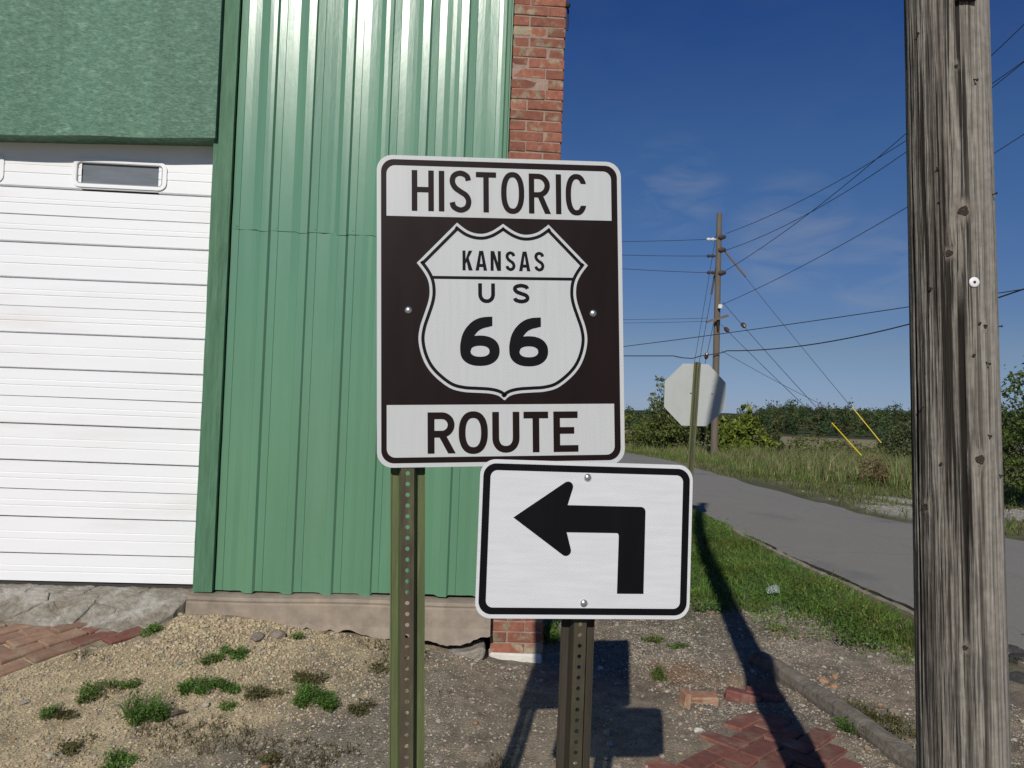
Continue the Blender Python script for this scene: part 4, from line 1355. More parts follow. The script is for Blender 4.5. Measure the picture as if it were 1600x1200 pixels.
for px, py, sz in KN:
    p, nr = pole_surface(px, py)
    mb = MB(); n_ = 14
    ax_ = nr.orthogonal().normalized(); bx_ = nr.cross(ax_)
    vs = []
    for rr_k, hh_k in ((1.0, -.004), (.98, .0022), (.85, .0034), (.5, .0022), (.15, .003)):
        for q in range(n_):
            a = 2 * math.pi * q / n_; jr = rr_k * sz * (1 + .13 * math.sin(3 * a + px) + .08 * math.sin(5 * a + py))
            vs.append(p + nr * hh_k + (ax_ * math.cos(a) + bx_ * math.sin(a)) * jr)
    mb.add(vs, [(k * n_ + q, k * n_ + (q + 1) % n_, (k + 1) * n_ + (q + 1) % n_, (k + 1) * n_ + q) for k in range(4) for q in range(n_)] + [tuple(4 * n_ + q for q in range(n_))])
    o = mb.build('knot', M['knot'], None); place(o, Matrix(), pole)
for px, py, ln in ((1522, 124, .02), (1551, 304, .02), (1521, 554, .008), (1545, 680, .012), (1442, 636, .01), (1472, 724, .009), (1456, 451, .01), (1466, 262, .012), (1468, 315, .006), (1541, 566, .02), (1561, 510, .012), (1562, 742, .01), (1530, 505, .006), (1436, 52, .008)):
    p, nr = pole_surface(px, py)
    if p is None: continue
    mb = MB(); dn = (nr + Vector((random.uniform(-.3, .3), 0, random.uniform(-.7, .1)))).normalized()
    mb.tube([p - dn * .004, p + dn * ln * .45], .0015, 6); mb.lathe(p + dn * ln * .45, dn, [(.0032, 0), (.0034, .0012), (.002, .0016)], 8)
    o = mb.build('nail', M['iron'], None); place(o, Matrix(), pole)
p, nr = pole_surface(1522, 441)
mb = MB(); mb.lathe(p - nr * .001, nr, [(.0115, 0), (.0118, .002), (.0108, .0035), (.004, .003)], 22); o = mb.build('marker_disc', M['ceramic'], None, True); place(o, Matrix(), pole)
mb = MB(); mb.lathe(p + nr * .0018, nr, [(.0032, 0), (.003, .0018), (.001, .0022)], 10); o = mb.build('disc_nail', M['iron'], None); place(o, Matrix(), pole)
p, nr = pole_surface(1508, -6)
tx = nr.cross(Vector((0, 0, 1))).normalized()
mb = MB()
vs = []
for a in (-.022, .022):
    for b in (-.012, .03):
        for c_ in (-.004, .012): vs.append(p + tx * a + Vector((0, 0, b)) + nr * c_)
mb.add(vs, [(0, 1, 3, 2), (4, 6, 7, 5), (0, 4, 5, 1), (2, 3, 7, 6), (0, 2, 6, 4), (1, 5, 7, 3)])
o = mb.build('bracket', M['iron'], None); place(o, Matrix(), pole)

# ================================================================== FAR UTILITY POLE AND WIRES
FD = 27.0
fb = at(1115.5, 716, FD); ft = at(1124, 333, FD)
fp = empty('utility_pole', tuple(fb)); tag(fp, 'distant grey utility pole with cross-arm and guy wires across the road', 'utility pole')
mb = MB(); mb.tube([fb - Vector((0, 0, .6)), fb, fb.lerp(ft, .33), fb.lerp(ft, .66), ft], [.135, .13, .12, .105, .09], 14)
place(mb.build('shaft', M['far_wood'], None), Matrix(), fp)


def fpt(t, dx=0, dy=0): return fb.lerp(ft, t) + Vector((dx, dy, 0))


def tz(py): return (716 - py) / (716 - 333.)


mb = MB(); a = at(1104, 503, FD - .3); b = at(1138, 493, FD - .3); mb.tube([a, b], .06, 4)
place(mb.build('crossarm', M['far_wood'], None), Matrix(), fp)
mb = MB(); mb.tube([at(1122, 500, FD - .22), at(1122, 516, FD - .2)], [.06, .03], 6); place(mb.build('brace', M['iron'], None), Matrix(), fp)
for py, side, w in ((371, 1, 0), (391, 1, 0), (427, 1, 0)):
    mb = MB(); p0 = at(1122, py, FD - .1); p1_ = at(1134, py - 1, FD - .1); mb.tube([p0, p0.lerp(p1_, .5), p1_], [.05, .1, .05], 8)
    place(mb.build('insulator', M['insul'], None), Matrix(), fp)
for py, mtl in ((374, 'insul_w'), (400, 'insul'), (426, 'insul')):
    mb = MB(); p0 = at(1104, py, FD); p1_ = at(1121, py, FD)
    pts = [p0.lerp(p1_, q / 8) for q in range(9)]; mb.tube(pts, [.02, .06, .06, .03, .06, .06, .03, .02, .02], 8)
    place(mb.build('insulator', M[mtl], None), Matrix(), fp)
mb = MB(); mb.tube([at(1126, 476, FD - .2), at(1125, 482, FD - .2)], [.08, .08], 8); place(mb.build('insulator', M['insul_w'], None), Matrix(), fp)


def wire(a, b, sag, r=.014, n=24):
    a, b = Vector(a), Vector(b)
    return [a.lerp(b, i / n) - Vector((0, 0, 1)) * sag * 4 * (i / n) * (1 - i / n) for i in range(n + 1)]


def powerline(label, a, b, sag, r=.010, group=None):
    mb = MB(); mb.tube(wire(a, b, sag), r, 5)
    o = mb.build('power_line', M['wire']); tag(o, label, 'power line', group); return o


# left-going conductors
for py0, py1, lb in ((374, 366, 'topmost wire running level from the distant pole to the left'), (400, 377, 'second wire from top running left off the distant pole'), (426, 389, 'third wire running left off the distant pole')):
    powerline(lb, at(1104, py0, FD), at(700, py1 + 2, FD + 4), .15)
for py0, py1, lb in ((497, 494, 'faint upper wire running left from the cross-arm'), (502, 500, 'faint lower wire running left from the cross-arm')):
    powerline(lb, at(1106, py0, FD), at(700, py1, FD + 6), .1, .007)
# right-going conductors climb towards a pole out of the frame
powerline('highest wire rising right from the distant pole top', at(1134, 365, FD), at(1790, -46, 14.5), .55)
powerline('middle wire rising right from the distant pole', at(1134, 391, FD), at(1790, -66, 14.5), .75)
powerline('lower wire rising right and crossing the two above it', at(1132, 424, FD), at(1780, -140, 14.2), .55)
powerline('single wire rising right from below the pole insulators', at(1128, 476, FD), at(1800, 76, 15), .35)
powerline('thin cable sloping across the sky below the cross-arm', at(700, 571, FD + 3), at(1700, 436, 15), .15, .011)
# drooping black service cable: dips just before the pole
mb = MB()
path = wire(at(700, 550, FD + 4), at(1052, 556, FD + .5), .05, n=10) + [at(1066, 559, FD), at(1082, 560, FD), at(1095, 556, FD - .1), at(1118, 553, FD - .2), at(1128, 551, FD - .2)] + wire(at(1136, 548, FD - .3), at(1750, 396, 15), .5, n=20)
mb.tube(path, .018, 5)
tag(mb.build('power_line', M['wire']), 'thick black cable kinked where it passes the distant pole', 'power line')


def guy(label, a, b, marker=None, clamp=None, rod=None, r=.009):
    root = empty('guy_wire', tuple(b)); tag(root, label, 'guy wire', 'guy wires of the distant pole')
    mb = MB(); mb.tube(wire(a, b, .05, n=10), r, 5); place(mb.build('wire', M['wire'], None), Matrix(), root)
    a, b = Vector(a), Vector(b)
    if clamp:
        mb = MB(); p = a.lerp(b, clamp); dd = (b - a).normalized(); mb.tube([p - dd * .14, p - dd * .07, p + dd * .07, p + dd * .14], [.02, .075, .075, .02], 8); place(mb.build('insulator', M['insul'], None), Matrix(), root)
    if rod:
        mb = MB(); mb.tube([a, a.lerp(b, rod)], .035, 6); place(mb.build('insulator_rod', M['far_wood'], None), Matrix(), root)
    if marker:
        mb = MB(); mb.tube([b.lerp(a, marker), b], .016, 6); place(mb.build('marker_tube', M['yellow'], None), Matrix(), root)


guy('long guy wire with yellow guard ending highest in the grass', at(1129, 388, FD), at(1377, 692, 24), .165, None, .16)
guy('guy wire with yellow guard ending low in the tall grass', at(1129, 472, FD), at(1346, 712, 20.5), .17, .19)
guy('short guy wire from cross-arm level down to the right', at(1127, 507, FD), at(1330, 702, 22), None, .05)
guy('lowest slack guy wire falling to the right', at(1127, 548, FD), at(1300, 640, 30), None, None, None, .008)
guy('guy wire falling left from the top of the distant pole', at(1120, 360, FD), at(1063, 694, 31), None, None, None, .008)
guy('guy wire falling left with a wooden rod at its head', at(1120, 412, FD), at(1070, 690, 30), None, None, .16)
guy('guy wire falling left below the cross-arm', at(1116, 500, FD), at(1075, 690, 29), None, .28, None)

# ================================================================== VEGETATION
def blades(P, h, w, lean, cols, seed=1, curl=.35, seg=2):
    """grass blades: arrays of bases, heights, widths -> one mesh"""
    r = np.random.default_rng(seed); n = len(P)
    az = r.uniform(0, 2 * math.pi, n); fa = r.uniform(0, 2 * math.pi, n)
    ld = np.stack([np.cos(az), np.sin(az)], -1) * (lean * r.uniform(.2, 1.3, n))[:, None]
    wx = np.stack([np.cos(fa), np.sin(fa)], -1) * (w * .5)[:, None]
    V = np.zeros((n, 5, 3)); 
    mid = ld * h[:, None] * .35; tip = ld * h[:, None] * (1 + curl)
    V[:, 0, :2] = P[:, :2] - wx; V[:, 1, :2] = P[:, :2] + wx; V[:, 0, 2] = V[:, 1, 2] = P[:, 2] - .01
    V[:, 2, :2] = P[:, :2] + mid - wx * .8; V[:, 3, :2] = P[:, :2] + mid + wx * .8; V[:, 2, 2] = V[:, 3, 2] = P[:, 2] + h * .55
    V[:, 4, :2] = P[:, :2] + tip; V[:, 4, 2] = P[:, 2] + h * (1 - .25 * np.linalg.norm(ld, axis=1))
    b = np.arange(n)[:, None] * 5
    return V.reshape(-1, 3), b + np.array([[0, 1, 3, 2]]), b + np.array([[2, 3, 4]]), np.repeat(cols, 5, 0)


def grass_obj(name, label, P, h, w, lean, cols, seed):
    V, F4, F3, C = blades(P, h, w, lean, cols, seed)
    o = link(name, mesh_np(name, V, [F4, F3], C), M['grass']); tag(o, label, 'grass', kind='stuff'); return o


def scatter(n, x0, x1, y0, y1, seed):
    r = np.random.default_rng(seed); return r.uniform(x0, x1, n), r.uniform(y0, y1, n), r


def vary(base, n, r, k=.25, alt=None, frac=.2):
    c = np.array(base) * (1 + r.uniform(-k, k, (n, 1))) * (1 + r.uniform(-.08, .08, (n, 3)))
    if alt is not None:
        m_ = r.random(n) < frac; c[m_] = np.array(alt) * (1 + r.uniform(-k, k, (m_.sum(), 1)))
    return c


def leaves(C, size, cols, r, flat=0.0):
    """rhombic leaf faces round centres"""
    n = len(C)
    nrm = r.normal(size=(n, 3)); nrm[:, 2] += flat; nrm /= np.linalg.norm(nrm, axis=1)[:, None]
    t = np.cross(nrm, r.normal(size=(n, 3))); t /= np.linalg.norm(t, axis=1)[:, None] + 1e-9
    b = np.cross(nrm, t)
    s = size * r.uniform(.6, 1.35, n)
    V = np.stack([C - t * s[:, None], C + b * s[:, None] * .48 + nrm * s[:, None] * .1, C + t * s[:, None], C - b * s[:, None] * .48 + nrm * s[:, None] * .1], 1)
    F = (np.arange(n)[:, None] * 4 + np.array([[0, 1, 2, 3]]))
    return V.reshape(-1, 3), F, np.repeat(cols, 4, 0)


# verge between the building, the kerb and the road
X, Y, r = scatter(150000, .35, 3.6, 4.6, 14, 201)
edge = np.interp(X, [.35, .9, 1.3, 1.5, 2.1, 2.5, 3.0, 3.5], [6.2, 6.6, 6.4, 6.15, 5.65, 5.0, 4.95, 5.3])
n1 = fbm(X * 2.2, Y * 2.2, 301); n2 = fbm(X * 7, Y * 7, 302)
rl = road_left(Y)
d_e = Y - edge + n1 * 1.3
keep = (d_e > 0) & (X < rl - .02 + .1 * n2) & (r.random(len(X)) < np.clip(.25 + d_e * .8, 0, 1) * np.where(Y < 10, np.clip((rl - X - .22) / .3, .01, 1), np.clip((rl - X) / .35 + .25, .1, 1))) & (n2 > -.3) & (r.random(len(X)) < np.where(Y > 9, .65, 1))
X, Y, n1, n2, d_e, rl = X[keep], Y[keep], n1[keep], n2[keep], d_e[keep], rl[keep]
n = len(X)
n3 = fbm(X * 4.5, Y * 4.5, 305)
h = (.03 + .07 * r.random(n) ** 1.6 + .16 * np.clip(n1 + n3 + .05, 0, 1)) * np.clip(.45 + d_e, .4, 1.15) * np.clip((rl - X) / .5 + .35, .35, 1)
tall = r.random(n) < .006; h[tall] *= 2.4
c = vary((.13, .215, .04), n, r, .4, (.24, .22, .1), .13); c *= (1 + 1.1 * n2 + .8 * n3)[:, None]; c[:, 0] *= 1 + .6 * np.clip(n1, -.3, .5)
grass_obj('verge_grass', 'lush green grass on the verge between dirt and road', np.stack([X, Y, hgt(X, Y)], -1), h, .004 + .006 * r.random(n), np.full(n, 1.0), c, 5)

# broad-leaved weeds mixed into it
X, Y, r = scatter(420, .7, 3.2, 5.0, 12.5, 231)
edge = np.interp(X, [.35, .9, 1.3, 1.5, 2.1, 2.5, 3.0, 3.5], [6.2, 6.6, 6.4, 6.15, 5.65, 5.0, 4.95, 5.3])
keep = (Y > edge - .12) & (X < road_left(Y) - .3) & (fbm(X * 1.5, Y * 1.5, 333) > -.08); X, Y = X[keep], Y[keep]; nc = len(X); per = 130
sz = r.uniform(.05, .17, nc); hh = sz * r.uniform(.5, 1.1, nc)
q = r.normal(size=(nc, per, 3)) * np.stack([sz * .55, sz * .55, hh * .42], -1)[:, None]
px_, py_ = X[:, None] + q[..., 0], Y[:, None] + q[..., 1]
pz_ = hgt(px_, py_, False) + .012 + np.abs(q[..., 2]) + hh[:, None] * .25
tn_ = (1 + r.uniform(-.35, .4, nc))[:, None, None] * np.stack([r.uniform(.75, 1.3, nc), np.ones(nc), r.uniform(.7, 1.2, nc)], -1)[:, None]
cw = np.array((.115, .2, .045)) * tn_ * (1 + r.uniform(-.3, .3, (nc, per, 1)))
V, F, C = leaves(np.stack([px_, py_, pz_], -1).reshape(-1, 3), .0105, cw.reshape(-1, 3), r, .8)
o = link('verge_weeds', mesh_np('verge_weeds', V, F, C), M['leaf']); tag(o, 'clumps of small-leaved weeds mixed into the verge grass', 'weeds', kind='stuff')

# far side of the road: short grass
X, Y, r = scatter(60000, 3, 22, 9.5, 34, 211)
rr_ = road_right(Y)
zc, tn, gr, rg_, pale, _ = zones(X, Y)
keep = (X > rr_ + .05) & (r.random(len(X)) < (1 - .93 * pale)) & (r.random(len(X)) < np.clip((X - rr_) / .8, .15, 1))
X, Y = X[keep], Y[keep]; n = len(X); n1 = fbm(X * 1.3, Y * 1.3, 311)
c = vary((.12, .16, .04), n, r, .3, (.2, .18, .08), .25) * (1 + .6 * n1)[:, None]
grass_obj('roadside_grass', 'short patchy grass on the far side of the road', np.stack([X, Y, hgt(X, Y)], -1), .05 + .12 * r.random(n), .012 + .012 * r.random(n), np.full(n, .7), c, 6)

# tall seeding grass behind it
X, Y, r = scatter(100000, 3.5, 30, 13, 42, 221)
rr_ = road_right(Y)
near_edge = np.interp(X, [4, 5.5, 7, 9, 11, 13, 20, 30], [30, 22, 17.8, 15.8, 15.6, 16, 16.5, 18])
n1 = fbm(X * .8, Y * .8, 321); n2 = fbm(X * 3, Y * 3, 322)
dd = np.minimum((Y - near_edge) * .6, (X - rr_ - .9)) + n1 * 1.6
keep = (dd > 0) & (X > rr_ + .6) & (r.random(len(X)) < np.clip(dd * .8 + .1, 0, 1))
X, Y, n1, n2, dd = X[keep], Y[keep], n1[keep], n2[keep], dd[keep]; n = len(X)
h = (.3 + .45 * r.random(n)) * np.clip(.35 + dd * .45, .3, 1.0) * (1 + .7 * n1) * (1 - .35 * sstep(20, 30, Y))
low = r.random(n) < np.clip(1.2 - dd, 0, .8)
c = vary((.19, .225, .08), n, r, .3, (.31, .26, .14), .22); c[low] = vary((.14, .22, .05), low.sum(), r, .3); c *= (1 + .6 * n2)[:, None]
grass_obj('tall_grass', 'tall straw-coloured seeding grass beyond the road', np.stack([X, Y, hgt(X, Y)], -1), h, .012 + .012 * r.random(n), np.full(n, .35), c, 7)


def bush(name, label, base, lobes, nleaf, size, col, alt, seed, cat='bush', trunk=True, group=None):
    """lobes: (dx, dy, dz, rx, rz); clumped leaves with gaps, stems to each lobe"""
    r = np.random.default_rng(seed); base = Vector(base)
    root = empty(name, tuple(base)); tag(root, label, cat, group)
    vol = np.array([l[3] ** 2 * l[4] for l in lobes]); pr = vol / vol.sum()
    Cs = []; cc = []
    for li, l in enumerate(lobes):
        nc = max(8, int(60 * pr[li] * len(lobes)))
        per = max(3, int(nleaf * pr[li] / nc))
        d = r.normal(size=(nc, 3)); d /= np.linalg.norm(d, axis=1)[:, None]; rad = r.uniform(.35, 1.12, nc) ** .6
        cen = np.array([l[0], l[1], l[2]]) + d * rad[:, None] * np.array([l[3], l[3], l[4]])
        cl = r.normal(size=(nc, per, 3)) * np.array([l[3], l[3], l[4] * .8]) * .14
        pts = (cen[:, None] + cl).reshape(-1, 3)
        tone = np.repeat(1 + r.uniform(-.35, .35, nc), per)
        k = len(pts); c = vary(col, k, r, .18, alt, .25) * tone[:, None]
        ok = pts[:, 2] > .02
        Cs.append(pts[ok]); cc.append(c[ok])
    Cs = np.concatenate(Cs) + np.array(base); cc = np.concatenate(cc)
    V, F, C = leaves(Cs, size, cc, r)
    place(link('crown', mesh_np('crown', V, F, C), M['leaf']), Matrix(), root)
    if trunk:
        mb = MB()
        for l in lobes:
            e = base + Vector((l[0], l[1], l[2])); m_ = base.lerp(e, .5) + Vector((random.uniform(-.1, .1), random.uniform(-.1, .1), .08 * l[2]))
            b0 = base + Vector((random.uniform(-.05, .05) + l[0] * .1, 0, -.15)); tr = .02 + .03 * l[4]
            mb.tube([b0, m_, e, e + Vector((l[0] * .3, 0, l[4] * .5))], [tr, tr * .7, tr * .4, tr * .15], 7)
        place(mb.build('trunk', M['bark'], None), Matrix(), root)
    return root


def gb(px, depth):
    p = at(px, 650, depth); return Vector((p.x, p.y, H(p.x, p.y)))


bush('tree', 'olive-green small tree rising behind the octagonal sign', gb(1046, 33), [(-.3, 0, 1.9, .62, .85), (.25, 0, 1.5, .9, .9), (.9, .2, 1.1, .9, .8), (-.1, 0, 2.7, .5, .5), (.7, .2, 2.3, .8, .8), (1.2, .3, 3.0, .6, .5), (-.2, 0, 3.05, .45, .45), (-.6, .2, .7, .8, .6), (.2, 0, .6, 1.1, .6)], 9000, .075, (.12, .155, .042), (.18, .19, .06), 401, 'tree')
bush('bush', 'low leafy thicket at the road bend by the big sign edge', gb(985, 35), [(-1.8, .2, .9, 1.2, .8), (-.3, 0, .9, .9, .75), (.7, .4, .8, .8, .7), (1.6, .6, .9, .9, .7), (-3.2, .5, 1.1, 1.2, .9)], 8000, .075, (.16, .21, .05), (.25, .26, .07), 402)
bush('bush', 'bright yellow-green bush right of the distant pole', gb(1160, 29), [(-.75, 0, .6, .5, .5), (-.35, -.2, 1.0, .45, .4), (.1, 0, 1.25, .4, .45), (.55, .1, .85, .4, .4), (.95, .1, .6, .35, .4), (.15, 0, 1.8, .2, .3), (-.1, -.4, .35, .8, .3), (-.95, .1, 1.15, .3, .3), (.5, -.2, 1.35, .25, .25), (-.6, .1, 1.45, .22, .22)], 4200, .095, (.165, .22, .035), (.25, .275, .05), 403)
bush('bush', 'small dull green shrub beside the yellow-green bush', gb(1206, 31), [(0, 0, .7, .42, .6), (.15, 0, .35, .4, .35)], 1800, .06, (.085, .11, .04), (.13, .13, .06), 404)
bush('bush', 'low pale green shrub in the middle of the tall grass', gb(1272, 27), [(0, 0, .55, .9, .4), (1.0, .3, .5, .8, .35), (1.9, .2, .45, .7, .3)], 2600, .055, (.17, .2, .06), (.22, .21, .09), 405)
bush('bush', 'grey-green bush just left of the near pole', gb(1412, 32), [(0, 0, 1.0, .9, .85), (.6, .2, .7, .9, .7), (-.5, .1, .55, .6, .5), (.2, 0, 1.7, .5, .4)], 4500, .065, (.10, .125, .05), (.16, .17, .08), 406)
bush('bush', 'rust-tinted dry shrub at the edge of the tall grass', gb(1365, 17.6), [(0, 0, .35, .32, .32), (.25, .1, .25, .25, .25)], 900, .035, (.2, .15, .07), (.25, .17, .1), 409, trunk=False)
bush('bush', 'small round shrub far out in the field', gb(1393, 75), [(0, 0, .9, 1.0, .8)], 700, .13, (.07, .1, .035), (.1, .12, .05), 410, trunk=False)
bush('tree', 'bright leafy tree with pale bare branches right of the near pole', gb(1668, 14.5), [(0, 0, 2.0, 1.0, .8), (-.9, -.1, 1.75, .65, .6), (-.8, .1, 1.15, .6, .45), (.8, 0, 1.6, .9, .7), (-.2, .2, 2.5, .6, .45), (-.5, .4, .8, .7, .45), (.4, .2, .8, 1.0, .6)], 11000, .045, (.10, .145, .035), (.15, .19, .05), 407, 'tree')
bush('bush', 'dark bush right of the far gravel', gb(1600, 19), [(0, 0, .7, 1.2, .7), (1.2, 0, .9, 1.1, .8), (-.9, .3, .45, .6, .4)], 5000, .05, (.06, .085, .03), (.09, .11, .04), 408)

# wooded hill: one mass
r = np.random.default_rng(501)
x = r.uniform(-90, 330, 2600); y = r.uniform(205, 335, 2600)
ok = (y + .15 * x > 212 + 22 * fbm(x * .04, y * .04, 510)) & (x / y > -.15)
x, y = x[ok], y[ok]; z = hgt(x, y, False); nT = len(x)
hs_ = r.uniform(2.2, 4.6, nT) * np.where(r.random(nT) < .08, 1.5, 1) * np.where(x / y > .3, 1, .75); ws_ = hs_ * r.uniform(.3, .42, nT)
per = 95
tone = r.uniform(.55, 1.35, nT)
lob = r.normal(size=(nT, 6, 3)) * np.stack([ws_ * .45, ws_ * .45, hs_ * .2], -1)[:, None] + np.stack([x, y, z + hs_ * .6], -1)[:, None]
pick = r.integers(0, 6, (nT, per))
pts = np.take_along_axis(lob, pick[..., None], 1) + r.normal(size=(nT, per, 3)) * np.stack([ws_ * .26, ws_ * .26, hs_ * .13], -1)[:, None]
pts[..., 2] = np.maximum(pts[..., 2], z[:, None] + .2)
lc = np.array((.08, .115, .042)) * tone[:, None, None] * (1 + r.uniform(-.35, .35, (nT, per, 1))) * np.stack([r.uniform(.75, 1.35, nT), np.ones(nT), r.uniform(.8, 1.2, nT)], -1)[:, None]
V, F, C = leaves(pts.reshape(-1, 3), .42, lc.reshape(-1, 3), r)
o = link('woodland', mesh_np('woodland', V, F, C), M['leaf']); tag(o, 'dark green wooded hill along the horizon', 'wood', kind='stuff')

# ================================================================== STONES
ICO_V = []
gphi = (1 + 5 ** .5) / 2
for a in (-1, 1):
    for b in (-gphi, gphi): ICO_V += [(0, a, b), (a, b, 0), (b, 0, a)]
ICO_V = np.array(ICO_V) / math.hypot(1, gphi)
bm = bmesh.new()
for v in ICO_V: bm.verts.new(v)
bmesh.ops.convex_hull(bm, input=bm.verts); bm.verts.ensure_lookup_table(); bm.verts.index_update(); bm.normal_update()
ICO_F = np.array([[v.index for v in f.verts] for f in bm.faces]); ICO_V = np.array([v.co[:] for v in bm.verts]); bm.free()


OCT_V = np.array([(1, 0, 0), (0, 1, 0), (-1, 0, 0), (0, -1, 0), (0, 0, 1), (0, 0, -1)], float)
OCT_F = np.array([(0, 1, 4), (1, 2, 4), (2, 3, 4), (3, 0, 4), (1, 0, 5), (2, 1, 5), (3, 2, 5), (0, 3, 5)])


def stones(name, label, X, Y, size, cols, seed, flat=.6, sink=.25, cat='gravel', octa=False):
    r = np.random.default_rng(seed); n = len(X)
    Z = hgt(X, Y)
    BV, BF = (OCT_V, OCT_F) if octa else (ICO_V, ICO_F)
    nv = len(BV)
    V = BV[None] * (1 + r.uniform(-.3, .3, (n, nv, 1)))
    V = V * np.stack([r.uniform(.7, 1.3, n), r.uniform(.7, 1.1, n), flat * r.uniform(.7, 1.3, n)], -1)[:, None]
    a = r.uniform(0, 6.28, n); c, s = np.cos(a)[:, None], np.sin(a)[:, None]
    V = np.stack([V[..., 0] * c - V[..., 1] * s, V[..., 0] * s + V[..., 1] * c, V[..., 2]], -1) * size[:, None, None]
    V = V + np.stack([X, Y, Z + size * sink], -1)[:, None]
    F = (np.arange(n)[:, None, None] * nv + BF[None]).reshape(-1, 3)
    o = link(name, mesh_np(name, V.reshape(-1, 3), F, np.repeat(cols, nv, 0)), M['stone']); tag(o, label, cat, kind='stuff'); return o


def clear_of_things(X, Y):
    s, d = wall_sd(X, Y)
    ok = ~((s < .27) & (d < .125))
    ok &= ~((s < -1.93) & (d < .4 + .1 * np.sin(s * 5)))
    lim = np.interp(d, [.2, .38, .5, .62, .75, .9, 1.1], [-1.95, -2.03, -2.16, -2.32, -2.42, -2.53, -2.75])
    ok &= ~((s < lim - .0) & (d < 1.1))
    hi = np.interp(X, [.55, .7, .85, 1.05, 1.25, 1.45, 1.6, 1.7], [3.35, 3.47, 3.62, 3.85, 4.12, 4.3, 3.95, 3.5])
    ok &= ~((X > .52) & (X < 1.66) & (Y < hi - .03))
    return ok


# tan clods of the spoil heap against the wall
X, Y, r = scatter(95000, -3.4, .3, 2.6, 4.75, 601)
s, d = wall_sd(X, Y)
zc, tn, *_ = zones(X, Y)
dens = np.clip(tn * 1.1, 0, 1) * (.35 + .65 * np.exp(-((s + 1.7) ** 2 / .5 + (d - .3) ** 2 / .35)))
keep = (r.random(len(X)) < dens * .75) & clear_of_things(X, Y)
X, Y = X[keep], Y[keep]; n = len(X)
s, d = wall_sd(X, Y)
size = (.0036 + .0085 * r.random(n) ** 2.6) * (.75 + .45 * np.exp(-((s + 1.7) ** 2 / .3 + (d - .25) ** 2 / .2)))
stones('spoil_clods', 'heap of tan crumbly spoil against the foundation', X, Y, size, vary((.48, .39, .25), n, r, .2, (.36, .29, .195), .2), 11, .75)
# grey-white gravel chips
X, Y, r = scatter(210000, -3.2, 2.9, 2.6, 6.4, 611)
zc, tn, gr, rt_, pl, rg = zones(X, Y)
n1 = fbm(X * 2.5, Y * 2.5, 621)
bare = sstep(-.5, -.1, X) * (1 - sstep(.7, 1.0, X)) * (1 - sstep(4.3, 4.7, Y))
dens = np.clip(.5 + 1.7 * n1, .12, 1) * (1 - .5 * tn) * (1 - .6 * bare) * (1 - .8 * gr) * (1 + .6 * rg)
keep = (r.random(len(X)) < dens * .6) & clear_of_things(X, Y) & (X < road_left(Y) - .1)
X, Y = X[keep], Y[keep]; n = len(X)
stones('gravel', 'grey and white gravel chips scattered over the dirt', X, Y, .0038 + .0065 * r.random(n) ** 2.5, vary((.30, .255, .195), n, r, .4, (.43, .39, .33), .16), 12, .6, octa=True)
# larger pebbles
X, Y, r = scatter(1500, -2.8, 2.9, 2.8, 6.2, 631)
keep = clear_of_things(X, Y) & (r.random(len(X)) < .3 + .7 * ((X > .5) & (Y > 3.6)))
X, Y = X[keep], Y[keep]; n = len(X)
stones('pebbles', 'larger pale pebbles lying among the gravel', X, Y, .007 + .015 * r.random(n) ** 3, vary((.33, .29, .235), n, r, .3, (.3, .18, .1), .18), 13, .6)
# pale stones of the far gravel patch
X, Y, r = scatter(26000, 5.5, 16, 9.5, 20, 641)
zc, tn, gr, rt_, pl, rg = zones(X, Y); keep = (r.random(len(X)) < pl * .55) & (X > road_right(Y) + .3)
X, Y = X[keep], Y[keep]; n = len(X)
stones('far_gravel', 'pale gravel patch on the far side of the road', X, Y, .01 + .016 * r.random(n) ** 3, vary((.4, .375, .325), n, r, .3), 14, .4)


def rock(name, label, p, size, seed, m, flat=.6, cat='stone', group=None, rotz=None):
    r = np.random.default_rng(seed); bm = bmesh.new(); bmesh.ops.create_icosphere(bm, subdivisions=3, radius=1)
    pl = r.normal(size=(9, 3)); pl /= np.linalg.norm(pl, axis=1)[:, None]
    for v in bm.verts:
        c = np.array(v.co)
        for q in pl:
            k = c @ q
            if k > .72: c = c - q * (k - .72)
        c = c * (1 + .06 * r.normal() * .5)
        v.co = Vector(c * np.array(size) * np.array([1, 1, flat]))
    me = bpy.data.meshes.new(name); bm.to_mesh(me); bm.free(); me.materials.append(m)
    o = bpy.data.objects.new(name, me); COL.objects.link(o); o.location = p; o.rotation_euler = (0, 0, r.uniform(0, 6) if rotz is None else rotz)
    tag(o, label, cat, group); return o


